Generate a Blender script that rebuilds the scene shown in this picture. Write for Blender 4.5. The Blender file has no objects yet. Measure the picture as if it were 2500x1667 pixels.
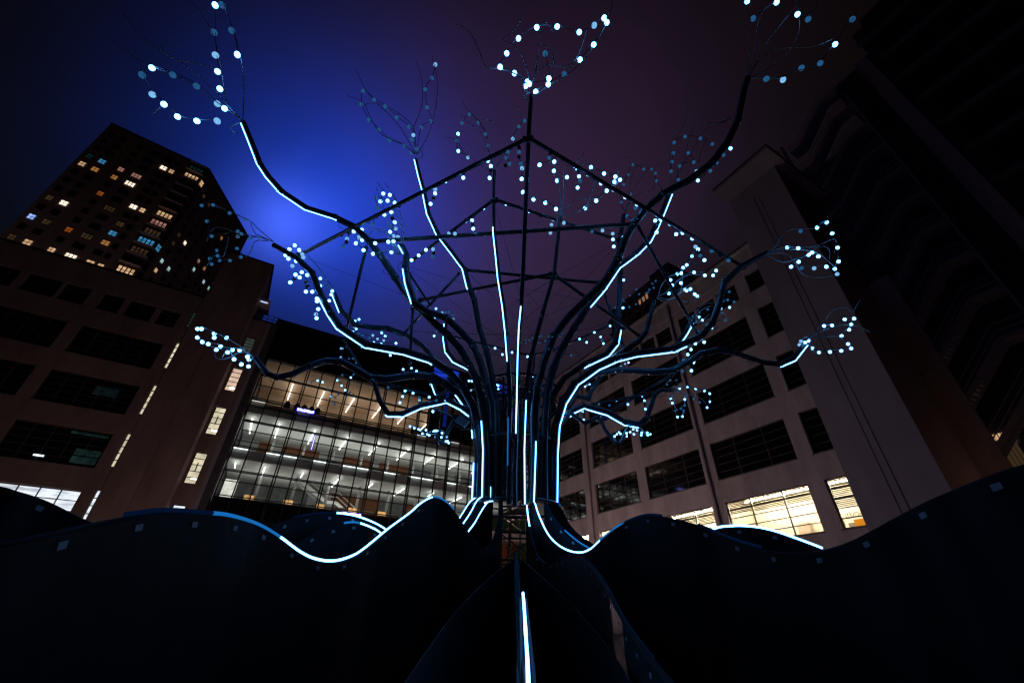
import bpy, bmesh, math, random
from mathutils import Vector, Matrix
random.seed(7)
R_ = math.radians
S = bpy.context.scene
C = S.collection

# ------------------------------------------------------------------ camera, sky, exposure
CAMZ = 1.0                       # eye height above the paving
FPX, PITCH, ROLL = 1035.0, R_(33.7), R_(0.9)
cP, sP, cR, sR = math.cos(PITCH), math.sin(PITCH), math.cos(ROLL), math.sin(ROLL)
cam = bpy.data.objects.new('camera', bpy.data.cameras.new('camera'))
C.objects.link(cam)
right = Vector((cR, -sP * sR, cP * sR)); up = Vector((-sR, -sP * cR, cP * cR)); fwd = Vector((0, cP, sP))
M = Matrix((right, up, -fwd)).transposed().to_4x4(); M.translation = Vector((0, 0, CAMZ))
cam.matrix_world = M
cam.data.sensor_width = 36.0
cam.data.lens = FPX / 2500 * 36
cam.data.clip_start = 0.05; cam.data.clip_end = 1500
S.camera = cam

S.view_settings.view_transform = 'Standard'
S.view_settings.look = 'None'
S.view_settings.exposure = 0; S.view_settings.gamma = 1
S.view_settings.use_curve_mapping = False
S.cycles.use_denoising = True
S.cycles.max_bounces = 6; S.cycles.diffuse_bounces = 2; S.cycles.glossy_bounces = 3
S.cycles.transparent_max_bounces = 16; S.cycles.transmission_bounces = 2
S.cycles.sample_clamp_indirect = 3.0
S.cycles.sample_clamp_direct = 0.0
S.cycles.filter_width = 1.3
S.cycles.caustics_reflective = False; S.cycles.caustics_refractive = False

def ray(x, y):
    cx = (x - 1250) / FPX; cy = -(y - 833.5) / FPX
    return right * cx + up * cy + fwd
def at(x, y, Y):
    """the point of the place that stands Y metres ahead and is seen at (x, y) of the 2500 px photograph"""
    r = ray(x, y)
    return Vector((0, 0, CAMZ)) + r * (Y / r.y)

world = bpy.data.worlds.new('World'); S.world = world; world.use_nodes = True
wt = world.node_tree; wt.nodes.clear()
def N(tree, kind, **kw):
    n = tree.nodes.new(kind)
    for k, v in kw.items():
        if k.startswith('i_'): n.inputs[k[2:].replace('_', ' ')].default_value = v
        else: setattr(n, k, v)
    return n
tc = N(wt, 'ShaderNodeTexCoord')
nrm = N(wt, 'ShaderNodeVectorMath', operation='NORMALIZE'); wt.links.new(tc.outputs['Generated'], nrm.inputs[0])
def lobe(d, k, power):
    """light rising towards direction d: exp(-k (1 - cos a)^power)"""
    dn = Vector(d).normalized()
    dp = N(wt, 'ShaderNodeVectorMath', operation='DOT_PRODUCT'); dp.inputs[1].default_value = dn
    wt.links.new(nrm.outputs[0], dp.inputs[0])
    s = N(wt, 'ShaderNodeMath', operation='SUBTRACT'); s.inputs[0].default_value = 1; wt.links.new(dp.outputs['Value'], s.inputs[1])
    mx = N(wt, 'ShaderNodeMath', operation='MAXIMUM'); mx.inputs[1].default_value = 1e-5; wt.links.new(s.outputs[0], mx.inputs[0])
    p = N(wt, 'ShaderNodeMath', operation='POWER'); p.inputs[1].default_value = power; wt.links.new(mx.outputs[0], p.inputs[0])
    m = N(wt, 'ShaderNodeMath', operation='MULTIPLY'); m.inputs[1].default_value = -k; wt.links.new(p.outputs[0], m.inputs[0])
    e = N(wt, 'ShaderNodeMath', operation='EXPONENT'); wt.links.new(m.outputs[0], e.inputs[0])
    return e.outputs[0]
def tint(fac, col):
    v = N(wt, 'ShaderNodeVectorMath', operation='SCALE'); v.inputs[0].default_value = col
    wt.links.new(fac, v.inputs['Scale']); return v.outputs[0]
def addv(a, b):
    v = N(wt, 'ShaderNodeVectorMath', operation='ADD'); wt.links.new(a, v.inputs[0]); wt.links.new(b, v.inputs[1]); return v.outputs[0]
def dirn(x, y): return ray(x, y)
acc = addv(tint(lobe(dirn(694, 546), 148, 0.85), (0.0507, 0.0963, 0.60)),      # search light in the low cloud
           tint(lobe(dirn(831, 520), 27.2, 0.84), (0.0, 0.0445, 0.549)))
acc = addv(acc, tint(lobe(dirn(1257, 534), 16, 1.09), (0.028, 0.0107, 0.0407)))  # city glow, purple
acc = addv(acc, tint(lobe(dirn(1119, 950), 3.0, 0.83), (0.0010, 0.0068, 0.0)))
base = N(wt, 'ShaderNodeVectorMath', operation='ADD'); base.inputs[0].default_value = (0.0020, 0.0004, 0.0006)
wt.links.new(acc, base.inputs[1])
cl = N(wt, 'ShaderNodeTexNoise'); cl.inputs['Scale'].default_value = 2.2; cl.inputs['Detail'].default_value = 5
wt.links.new(nrm.outputs[0], cl.inputs['Vector'])
mr = N(wt, 'ShaderNodeMapRange'); mr.inputs['From Min'].default_value = 0.3; mr.inputs['From Max'].default_value = 0.7
mr.inputs['To Min'].default_value = 0.82; mr.inputs['To Max'].default_value = 1.18; wt.links.new(cl.outputs['Fac'], mr.inputs['Value'])
sc = N(wt, 'ShaderNodeVectorMath', operation='SCALE'); wt.links.new(base.outputs[0], sc.inputs[0]); wt.links.new(mr.outputs[0], sc.inputs['Scale'])
bg = N(wt, 'ShaderNodeBackground'); wt.links.new(sc.outputs[0], bg.inputs['Color']); bg.inputs['Strength'].default_value = 1.0
sky = N(wt, 'ShaderNodeTexSky'); sky.sky_type = 'NISHITA'; sky.sun_disc = False
sky.sun_elevation = R_(-12); sky.sun_rotation = R_(300)
bg2 = N(wt, 'ShaderNodeBackground'); wt.links.new(sky.outputs[0], bg2.inputs['Color']); bg2.inputs['Strength'].default_value = 0.05
ad = N(wt, 'ShaderNodeAddShader'); wt.links.new(bg.outputs[0], ad.inputs[0]); wt.links.new(bg2.outputs[0], ad.inputs[1])
wo = N(wt, 'ShaderNodeOutputWorld'); wt.links.new(ad.outputs[0], wo.inputs['Surface'])

# ------------------------------------------------------------------ materials
MATS = {}
def mat(name, col, rough=0.6, metal=0.0, var=0.15, scale=3.0, bump=0.0, bscale=20.0, streak=False, spec=0.5, stretch=None):
    if name in MATS: return MATS[name]
    m = bpy.data.materials.new(name); m.use_nodes = True; t = m.node_tree
    b = t.nodes['Principled BSDF']; b.inputs['Roughness'].default_value = rough; b.inputs['Metallic'].default_value = metal
    b.inputs['Specular IOR Level'].default_value = spec
    g = N(t, 'ShaderNodeTexCoord'); mp = N(t, 'ShaderNodeMapping'); t.links.new(g.outputs['Object'], mp.inputs['Vector'])
    geo = N(t, 'ShaderNodeNewGeometry')
    t.links.new(geo.outputs['Position'], mp.inputs['Vector'])
    mp.inputs['Scale'].default_value = (1, 1, 0.25) if streak else (stretch or (1, 1, 1))
    n = N(t, 'ShaderNodeTexNoise'); n.inputs['Scale'].default_value = scale; n.inputs['Detail'].default_value = 6; n.inputs['Roughness'].default_value = 0.65
    t.links.new(mp.outputs[0], n.inputs['Vector'])
    r = N(t, 'ShaderNodeMapRange'); r.inputs['From Min'].default_value = 0.3; r.inputs['From Max'].default_value = 0.7
    r.inputs['To Min'].default_value = 1 - var; r.inputs['To Max'].default_value = 1 + var; t.links.new(n.outputs['Fac'], r.inputs['Value'])
    s = N(t, 'ShaderNodeVectorMath', operation='SCALE'); s.inputs[0].default_value = col; t.links.new(r.outputs[0], s.inputs['Scale'])
    t.links.new(s.outputs[0], b.inputs['Base Color'])
    if bump:
        n2 = N(t, 'ShaderNodeTexNoise'); n2.inputs['Scale'].default_value = bscale; n2.inputs['Detail'].default_value = 4
        t.links.new(geo.outputs['Position'], n2.inputs['Vector'])
        bp = N(t, 'ShaderNodeBump'); bp.inputs['Strength'].default_value = bump; bp.inputs['Distance'].default_value = 0.02
        t.links.new(n2.outputs['Fac'], bp.inputs['Height']); t.links.new(bp.outputs[0], b.inputs['Normal'])
    MATS[name] = m; return m
def emis(name, col, strength, var=0.0, scale=2.0, stretch=(1, 1, 1), lo=None):
    if name in MATS: return MATS[name]
    m = bpy.data.materials.new(name); m.use_nodes = True; t = m.node_tree; t.nodes.clear()
    e = N(t, 'ShaderNodeEmission'); e.inputs['Strength'].default_value = strength; e.inputs['Color'].default_value = (*col, 1)
    if var:
        g = N(t, 'ShaderNodeNewGeometry'); mp = N(t, 'ShaderNodeMapping'); mp.inputs['Scale'].default_value = stretch
        t.links.new(g.outputs['Position'], mp.inputs['Vector'])
        n = N(t, 'ShaderNodeTexNoise'); n.inputs['Scale'].default_value = scale; n.inputs['Detail'].default_value = 3
        t.links.new(mp.outputs[0], n.inputs['Vector'])
        r = N(t, 'ShaderNodeMapRange'); r.inputs['From Min'].default_value = 0.35; r.inputs['From Max'].default_value = 0.65
        r.inputs['To Min'].default_value = strength * (1 - var); r.inputs['To Max'].default_value = strength * (1 + var)
        t.links.new(n.outputs['Fac'], r.inputs['Value']); t.links.new(r.outputs[0], e.inputs['Strength'])
    o = N(t, 'ShaderNodeOutputMaterial'); t.links.new(e.outputs[0], o.inputs['Surface'])
    MATS[name] = m; return m
def glass(name, tintc, gl=0.07):
    if name in MATS: return MATS[name]
    m = bpy.data.materials.new(name); m.use_nodes = True; t = m.node_tree; t.nodes.clear()
    a = N(t, 'ShaderNodeBsdfTransparent'); a.inputs['Color'].default_value = (*tintc, 1)
    b = N(t, 'ShaderNodeBsdfGlossy'); b.inputs['Roughness'].default_value = 0.03
    fr = N(t, 'ShaderNodeMixShader'); fr.inputs[0].default_value = gl
    t.links.new(a.outputs[0], fr.inputs[1]); t.links.new(b.outputs[0], fr.inputs[2])
    o = N(t, 'ShaderNodeOutputMaterial'); t.links.new(fr.outputs[0], o.inputs['Surface'])
    MATS[name] = m; return m

m_white = mat('painted_render', (0.60, 0.56, 0.56), 0.75, var=0.26, scale=0.9, bump=0.25, bscale=9, streak=True)
m_towerw = mat('painted_tower_render', (0.36, 0.35, 0.41), 0.8, var=0.12, scale=0.6, bump=0.2, bscale=9, streak=True)
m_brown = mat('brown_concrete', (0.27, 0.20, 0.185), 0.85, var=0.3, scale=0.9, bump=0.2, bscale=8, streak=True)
m_concrete = mat('grey_concrete', (0.20, 0.20, 0.22), 0.85, var=0.2, scale=1.2, bump=0.2, bscale=10)
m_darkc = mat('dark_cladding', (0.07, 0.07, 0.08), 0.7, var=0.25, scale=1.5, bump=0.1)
m_highrise = mat('highrise_brick', (0.32, 0.22, 0.21), 0.85, var=0.2, scale=2.0, bump=0.1)
m_highrise2 = mat('highrise_panel', (0.13, 0.10, 0.11), 0.85, var=0.2, scale=1.0, bump=0.1)
m_frame = mat('window_steel', (0.10, 0.088, 0.095), 0.5, 0.3, var=0.15)
m_mull = mat('mullion_alu', (0.035, 0.033, 0.035), 0.45, 0.5, var=0.15)
m_coping = mat('coping_metal', (0.03, 0.03, 0.035), 0.5, 0.4)
m_pipe = mat('drainpipe_zinc', (0.30, 0.26, 0.29), 0.6, 0.2, var=0.2, scale=4)
m_stair = mat('galvanised_steel', (0.42, 0.43, 0.48), 0.55, 0.3, var=0.25, scale=5)
m_dark_glass = mat('dark_window_glass', (0.010, 0.010, 0.012), 0.06, 0, var=0.2, scale=0.8, spec=0.6)
m_tube = mat('black_painted_steel', (0.048, 0.056, 0.074), 0.28, 0.2, var=0.35, scale=6, bump=0.12, bscale=30)
m_plate = mat('black_steel_plate', (0.016, 0.018, 0.022), 0.62, 0.0, spec=0.12, var=0.5, scale=1.8, bump=0.15, bscale=14, streak=True)
m_cable = mat('black_cable', (0.02, 0.02, 0.022), 0.5)
m_twig = mat('bent_steel_rod', (0.40, 0.43, 0.46), 0.4, 0.1, var=0.2, scale=12)
m_bolt = mat('bright_bolt', (0.55, 0.56, 0.60), 0.25, 0.8, var=0.2, scale=20)
m_clip = mat('white_clip_plastic', (0.42, 0.40, 0.47), 0.5, var=0.1)
m_interior = mat('interior_paint', (0.62, 0.62, 0.60), 0.7, var=0.05, scale=1)
m_spandrel = mat('grey_spandrel', (0.42, 0.44, 0.44), 0.7, var=0.15, scale=1)
m_intdark = mat('interior_grey', (0.22, 0.23, 0.24), 0.6, var=0.3, scale=2)
m_wood = mat('wood_panelling', (0.34, 0.12, 0.05), 0.5, var=0.35, scale=2.5, stretch=(1, 1, 9))
m_warmint = mat('warm_interior_paint', (0.60, 0.46, 0.36), 0.7, var=0.08, scale=1)
m_cream = mat('cream_interior_paint', (0.80, 0.73, 0.58), 0.7, var=0.12, scale=1.3)
m_blackroom = mat('unlit_interior', (0.02, 0.02, 0.022), 0.9, var=0.3)
m_slat = mat('blind_slat_alu', (0.22, 0.18, 0.14), 0.5, 0.1, var=0.1)
m_paving = mat('stone_paving', (0.055, 0.055, 0.06), 0.8, var=0.3, scale=0.8, bump=0.3, bscale=5)
m_glass = glass('clear_glass', (0.93, 0.96, 0.95), 0.05)
m_led = emis('led_strip_white', (0.12, 0.43, 1.0), 8.8)
m_led2 = emis('led_strip_blue', (0.01, 0.17, 0.55), 0.8)
m_led3 = emis('led_strip_faint', (0.006, 0.05, 0.22), 0.10)
m_bulb = emis('globe_lit', (0.11, 0.42, 1.0), 9.5)
m_bulbm = emis('globe_half_lit', (0.22, 0.55, 0.95), 0.9, 0.3, 60)
m_bulbd = emis('globe_faint', (0.025, 0.15, 0.36), 0.55, 0.45, 60)
m_strip = emis('ceiling_tube', (1.0, 1.0, 0.96), 7.0)
m_sign = emis('blue_sign', (0.30, 0.30, 1.0), 5.0)
m_signb = emis('blue_sign_case', (0.01, 0.015, 0.55), 0.5)
m_amber = emis('amber_lamp', (1.0, 0.52, 0.19), 0.85, 0.35, 6)

# ------------------------------------------------------------------ object helpers
def link(name, me, parent=None, m=None):
    o = bpy.data.objects.new(name, me); C.objects.link(o)
    if m is not None and me is not None and not me.materials: me.materials.append(m)
    if parent is not None: o.parent = parent
    return o
def thing(name, label, cat, loc=(0, 0, 0), rz=0.0, group=None):
    o = bpy.data.objects.new(name, None); C.objects.link(o); o.location = loc; o.rotation_euler = (0, 0, rz)
    o.empty_display_size = 0.3
    o['label'] = label; o['category'] = cat
    if group: o['group'] = group
    return o
def group_part(name, parent):
    o = bpy.data.objects.new(name, None); C.objects.link(o); o.parent = parent; o.empty_display_size = 0.1; return o
UNIT = {}
def unit_box(m):
    if m.name not in UNIT:
        me = bpy.data.meshes.new('box_' + m.name)
        v = [(x, y, z) for x in (-.5, .5) for y in (-.5, .5) for z in (-.5, .5)]
        f = [(0, 1, 3, 2), (4, 6, 7, 5), (0, 4, 5, 1), (2, 3, 7, 6), (0, 2, 6, 4), (1, 5, 7, 3)]
        me.from_pydata(v, [], f); me.materials.append(m); UNIT[m.name] = me
    return UNIT[m.name]
class MB:
    """collects boxes, tubes and quads into ONE mesh"""
    def __init__(s): s.v = []; s.f = []
    def box(s, x0, x1, y0, y1, z0, z1):
        n = len(s.v)
        s.v += [(x, y, z) for x in (x0, x1) for y in (y0, y1) for z in (z0, z1)]
        s.f += [tuple(n + i for i in q) for q in ((0, 1, 3, 2), (4, 6, 7, 5), (0, 4, 5, 1), (2, 3, 7, 6), (0, 2, 6, 4), (1, 5, 7, 3))]
    def bar(s, a, b, w, h=None):
        a, b = Vector(a), Vector(b); h = h or w; t = (b - a).normalized()
        ref = Vector((0, 0, 1)) if abs(t.z) < 0.95 else Vector((1, 0, 0))
        x = t.cross(ref).normalized(); y = x.cross(t).normalized(); n = len(s.v)
        for p in (a, b):
            for i, j in ((-1, -1), (1, -1), (1, 1), (-1, 1)): s.v.append(tuple(p + x * (i * w / 2) + y * (j * h / 2)))
        s.f += [tuple(n + i for i in q) for q in ((0, 1, 5, 4), (1, 2, 6, 5), (2, 3, 7, 6), (3, 0, 4, 7), (3, 2, 1, 0), (4, 5, 6, 7))]
    def tube(s, pts, rad, seg=8, caps=True):
        pts = [Vector(p) for p in pts]; k = len(pts)
        if not hasattr(rad, '__len__'): rad = [rad] * k
        x = None; n0 = len(s.v)
        for i, p in enumerate(pts):
            t = (pts[min(i + 1, k - 1)] - pts[max(i - 1, 0)])
            t = t.normalized() if t.length > 1e-9 else Vector((0, 0, 1))
            if x is None:
                ref = Vector((0, 0, 1)) if abs(t.z) < 0.9 else Vector((1, 0, 0)); x = t.cross(ref).normalized()
            else:
                x = (x - t * x.dot(t)); x = x.normalized() if x.length > 1e-6 else t.orthogonal().normalized()
            y = t.cross(x)
            for j in range(seg):
                a = 2 * math.pi * j / seg; s.v.append(tuple(p + (x * math.cos(a) + y * math.sin(a)) * rad[i]))
        for i in range(k - 1):
            for j in range(seg):
                a, b = n0 + i * seg + j, n0 + i * seg + (j + 1) % seg
                s.f.append((a, b, b + seg, a + seg))
        if caps:
            s.f.append(tuple(n0 + j for j in reversed(range(seg)))); s.f.append(tuple(n0 + (k - 1) * seg + j for j in range(seg)))
    def build(s, name, m, parent=None, smooth=False):
        me = bpy.data.meshes.new(name); me.from_pydata(s.v, [], s.f); me.materials.append(m)
        if smooth:
            for p in me.polygons: p.use_smooth = len(p.vertices) == 4
        return link(name, me, parent)
def catmull(pts, sub):
    if len(pts) < 3: return pts
    P = [pts[0] * 2 - pts[1]] + pts + [pts[-1] * 2 - pts[-2]]; out = []
    for i in range(1, len(P) - 2):
        a, b, c, d = P[i - 1], P[i], P[i + 1], P[i + 2]
        for k in range(sub):
            t = k / sub
            out.append(0.5 * ((2 * b) + (c - a) * t + (2 * a - 5 * b + 4 * c - d) * t * t + (3 * b - a - 3 * c + d) * t ** 3))
    out.append(pts[-1]); return out
def fill_depth(nodes):
    """nodes (x, y, Y or None): the open depths are spread along the line"""
    L = [0]
    for a, b in zip(nodes, nodes[1:]): L.append(L[-1] + math.hypot(a[0] - b[0], a[1] - b[1]))
    known = [(L[i], n[2]) for i, n in enumerate(nodes) if len(n) > 2 and n[2] is not None]
    out = []
    for i, n in enumerate(nodes):
        l = L[i]
        if l <= known[0][0]: Y = known[0][1]
        elif l >= known[-1][0]: Y = known[-1][1]
        else:
            for (l0, y0), (l1, y1) in zip(known, known[1:]):
                if l0 <= l <= l1: Y = y0 + (y1 - y0) * (l - l0) / max(l1 - l0, 1e-6); break
        out.append((n[0], n[1], Y))
    return out

# ------------------------------------------------------------------ ground
g = MB(); g.box(-400, 400, -400, 400, -0.3, 0.0)
o = g.build('ground', m_paving); o['kind'] = 'structure'

TH = R_(30)                      # the courtyard's grid is turned 30 degrees
UV = Vector((math.cos(TH), math.sin(TH), 0)); VV = Vector((-math.sin(TH), math.cos(TH), 0))
class Bld:
    """a building in courtyard coordinates u, v and height above the eye"""
    def __init__(s, name, label, cat, u, v, group=None):
        s.u, s.v = u, v
        s.root = thing(name, label, cat, UV * u + VV * v, TH, group)
    def L(s, u, v, z): return (u - s.u, v - s.v, z + CAMZ)
    def box(s, name, u0, u1, v0, v1, z0, z1, m, parent=None, off=None):
        o = bpy.data.objects.new(name, unit_box(m)); C.objects.link(o)
        o.parent = parent or s.root
        c = Vector(s.L((u0 + u1) / 2, (v0 + v1) / 2, (z0 + z1) / 2))
        if parent is not None: c = c - Vector(parent.location)
        o.location = c; o.scale = (abs(u1 - u0), abs(v1 - v0), abs(z1 - z0)); return o
    def mb(s, name, boxes, m, parent=None, stuff=False):
        b = MB(); ox = Vector(parent.location) if parent is not None else Vector((0, 0, 0))
        for u0, u1, v0, v1, z0, z1 in boxes:
            b.box(u0 - s.u - ox.x, u1 - s.u - ox.x, v0 - s.v - ox.y, v1 - s.v - ox.y, z0 + CAMZ - ox.z, z1 + CAMZ - ox.z)
        o = b.build(name, m, parent or s.root)
        if stuff: o['kind'] = 'stuff'
        return o
    def part(s, name, u, v, z, parent=None):
        o = group_part(name, parent or s.root); o.location = s.L(u, v, z); return o
def wall_cells(a0, a1, z0, z1, holes):
    """rectangles of a wall around its openings"""
    zs = sorted({z0, z1, *[min(max(h[2], z0), z1) for h in holes], *[min(max(h[3], z0), z1) for h in holes]})
    out = []
    for za, zb in zip(zs, zs[1:]):
        if zb - za < 1e-4: continue
        hs = sorted((h[0], h[1]) for h in holes if h[2] < (za + zb) / 2 < h[3])
        x = a0
        for h0, h1 in hs:
            if h0 > x: out.append((x, h0, za, zb))
            x = max(x, h1)
        if x < a1: out.append((x, a1, za, zb))
    return out

# ------------------------------------------------------------------ windows
def rect(axis, a0, a1, d0, d1, z0, z1):
    return (d0, d1, a0, a1, z0, z1) if axis == 'U' else (a0, a1, d0, d1, z0, z1)
def window(b, axis, d, a0, a1, z0, z1, cols, rows, pane_m, frame_m=None, fw=0.06, bw=0.035, rec=0.16, sill=True, name='window', label=None, blinds=None, pane=True, slat_m=None):
    """cols / rows: number of panes or list of inner bar positions"""
    frame_m = frame_m or m_frame
    ca = [a0 + (a1 - a0) * i / cols for i in range(1, cols)] if isinstance(cols, int) else list(cols)
    ra = [z0 + (z1 - z0) * i / rows for i in range(1, rows)] if isinstance(rows, int) else list(rows)
    mid_a, mid_z = (a0 + a1) / 2, (z0 + z1) / 2
    e, f = d + rec, d + rec + 0.07
    uc, vc = (e, mid_a) if axis == 'U' else (mid_a, e)
    loc = Vector(b.L(uc, vc, mid_z))
    g = MB()
    def add(x0, x1, d0, d1, y0, y1):
        r = rect(axis, x0, x1, d0, d1, y0, y1)
        g.box(r[0] - b.u - loc.x, r[1] - b.u - loc.x, r[2] - b.v - loc.y, r[3] - b.v - loc.y, r[4] + CAMZ - loc.z, r[5] + CAMZ - loc.z)
    add(a0, a0 + fw, e, f, z0, z1); add(a1 - fw, a1, e, f, z0, z1)
    add(a0 + fw, a1 - fw, e, f, z0, z0 + fw); add(a0 + fw, a1 - fw, e, f, z1 - fw, z1)
    for x in ca: add(x - bw, x + bw, e + 0.004, f - 0.004, z0 + fw, z1 - fw)
    for y in ra: add(a0 + fw, a1 - fw, e + 0.008, f - 0.008, y - bw * 0.7, y + bw * 0.7)
    w = g.build(name, frame_m, b.root); w.location = loc
    if label: w['label'] = label
    if sill: b.box('sill', *rect(axis, a0 - 0.05, a1 + 0.05, d - 0.07, d + rec, z0 - 0.06, z0 - 0.003), m_concrete, w)
    if pane:
        xs = [a0 + fw * 0.5] + ca + [a1 - fw * 0.5]; ys = [z0 + fw * 0.5] + ra + [z1 - fw * 0.5]
        for xa, xb in zip(xs, xs[1:]):
            for ya, yb in zip(ys, ys[1:]):
                tilt = random.uniform(-0.003, 0.003)
                pm = pane_m(xa, ya) if callable(pane_m) else pane_m
                o = b.box('pane', *rect(axis, xa + 0.004, xb - 0.004, e + 0.028, e + 0.040, ya + 0.004, yb - 0.004), pm, w)
                o.rotation_euler = (tilt, random.uniform(-0.003, 0.003), random.uniform(-0.003, 0.003))
    if blinds:
        for (x0, x1, zlow) in blinds:
            z = z1 - 0.10
            while z > zlow:
                b.box('blind_slat', *rect(axis, x0 + 0.06, x1 - 0.06, f + 0.05, f + 0.09, z, z + 0.048), slat_m or m_slat, w)
                z -= 0.085
    return w

# ------------------------------------------------------------------ pale factory building on the right
fb = Bld('factory_building', 'long pale rendered factory building with rows of wide steel windows and a tall stair tower', 'building', 30, 20)
U0 = 26.0
bays = [(12.3, 17.53), (18.48, 23.64), (24.58, 29.74), (31.2, 36.4)]
rowz = [(4.22, 6.67), (8.08, 10.55), (12.0, 14.46), (15.86, 18.30)]
holes = []
for (a, b_) in bays:
    for (z0, z1) in rowz: holes.append((a, b_, z0, z1))
    w3 = (b_ - a - 0.56) / 3
    for i in range(3): holes.append((a + i * (w3 + 0.28), a + i * (w3 + 0.28) + w3, 19.72, 21.28))
small = [(10.33, 11.41, z0, z1) for z0, z1 in rowz] + [(10.33, 11.41, 19.72, 21.28)]
holes += small
cells = wall_cells(10.1, 41.5, -CAMZ, 23.45, holes)
fb.mb('wall', [(U0, U0 + 0.45, a, b_, z0, z1) for a, b_, z0, z1 in cells], m_white)
fb.mb('wall', [(U0 + 12, U0 + 12.4, 6.6, 41.5, -CAMZ, 23.4), (U0 + 0.5, U0 + 12, 41.1, 41.5, -CAMZ, 23.4)], m_white)
fb.mb('roof', [(U0 + 0.46, U0 + 12, 10.4, 41.1, 22.9, 23.2)], m_concrete)
fb.mb('cornice', [(U0 - 0.16, U0 + 0.5, 10.1, 41.5, 23.45, 23.62)], m_white)
fb.mb('coping', [(U0 - 0.22, U0 + 0.55, 10.1, 41.5, 23.623, 23.70)], m_coping)
fb.mb('string_course', [(U0 - 0.05, U0, 10.12, 41.5, 21.95, 22.03), (U0 - 0.04, U0, 10.12, 41.5, 18.95, 18.99)], m_white)
# unlit rooms behind the dark panes, lit rooms on the lowest row
fb.mb('room', [(U0 + 0.9, U0 + 1.0, 10.1, 41, 7.3, 22.5)], m_blackroom)
def bars3(a, b_): return [a + 1.57, a + 3.6]
for bi, (a, b_) in enumerate(bays):
    for ri, (z0, z1) in enumerate(rowz):
        lit = ri == 0
        if lit:
            q = [a + 0.0, a + 1.57, a + 3.6, b_]
            low = [z1 - 0.78, z1 - 0.80, z1 - 0.72] if bi == 0 else [z1 - 0.95, z1 - 1.1, z1 - 1.0]
            bl = [(q[i], q[i + 1], low[i]) for i in range(3)] if bi < 2 else None
            window(fb, 'U', U0, a, b_, z0, z1, bars3(a, b_), 5, m_glass, blinds=bl, bw=0.03, label='lit window with half lowered blinds' if bi < 2 else 'lit window')
        else:
            window(fb, 'U', U0, a, b_, z0, z1, bars3(a, b_), 5, m_dark_glass, bw=0.03)
    w3 = (b_ - a - 0.56) / 3
    for i in range(3):
        x = a + i * (w3 + 0.28); window(fb, 'U', U0, x, x + w3, 19.72, 21.28, [], 4, m_dark_glass, bw=0.03)
for k, (a, b_, z0, z1) in enumerate(small):
    if k == 0:
        w = window(fb, 'U', U0, a, b_, z0, z1, [], 5, m_glass, bw=0.035, label='narrow lit window with lowered blinds and lettering', blinds=[(a, b_, z1 - 1.38)])
        loc = Vector(w.location)
        f = bpy.data.curves.new('lettering', 'FONT'); f.body = 'HOVEN'; f.size = 0.33; f.extrude = 0.004; f.align_x = 'LEFT'
        tmp = bpy.data.objects.new('tmp', f); C.objects.link(tmp)
        me = bpy.data.meshes.new_from_object(tmp.evaluated_get(bpy.context.evaluated_depsgraph_get())); bpy.data.objects.remove(tmp)
        me.materials.clear(); me.materials.append(mat('brown_lettering', (0.10, 0.06, 0.04), 0.6))
        for vv in me.vertices: x, y, z = vv.co; vv.co = (0.062 + z, -0.52 + x * 0.72, -0.74 + y)     # read from outside it is mirrored
        link('lettering', me, w)
        fb.box('counter', U0 + 0.9, U0 + 1.4, 10.2, 11.15, 4.28, 4.72, emis('orange_display', (1.0, 0.33, 0.02), 0.85, 0.1, 3), w)
    else: window(fb, 'U', U0, a, b_, z0, z1, [], 5, m_dark_glass, bw=0.03)
room = fb.part('room', U0 + 2, 20, 4)
for (a, b_) in [(10.1, 17.95), (18.0, 24.1), (24.15, 30.2), (30.6, 36.9)]:
    fb.mb('room_wall', [(U0 + 3.2, U0 + 3.3, a, b_, 3.2, 7.15), (U0 + 0.46, U0 + 3.2, a, a + 0.05, 3.2, 7.15), (U0 + 0.46, U0 + 3.2, b_ - 0.05, b_, 3.2, 7.15),
          (U0 + 0.46, U0 + 3.2, a + .05, b_ - .05, 7.05, 7.15), (U0 + 0.46, U0 + 3.2, a + .05, b_ - .05, 3.2, 3.3)], m_cream, room)
    for off in (0.9, 2.1):
        fb.box('ceiling_tube', U0 + off, U0 + off + 0.10, a + 0.5, b_ - 0.5, 6.86, 6.92, emis('warm_tube', (1.0, 0.84, 0.64), 75.0), room)
    fb.box('cupboard', U0 + 2.7, U0 + 3.15, a + 1.0, a + 2.1, 3.3, 4.9, m_slat, room)
    fb.box('cupboard', U0 + 2.75, U0 + 3.15, a + 4.2, a + 4.9, 3.3, 5.3, m_warmint, room)
# drainpipes
for pv in (18.12, 30.3):
    g = MB(); x, y, z = fb.L(U0 - 0.10, pv, 0)
    g.tube([(x, y, 0), (x, y, 23.0 + CAMZ)], 0.075, 8)
    for k in range(9): g.tube([(x, y, 2.0 + k * 2.55), (x, y, 2.10 + k * 2.55)], 0.10, 8)
    g.build('drainpipe', m_pipe, fb.root, True)
    fb.box('pilaster', U0 - 0.03, U0, pv + 0.12, pv + 0.30, -CAMZ, 23.4, m_white)
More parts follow.
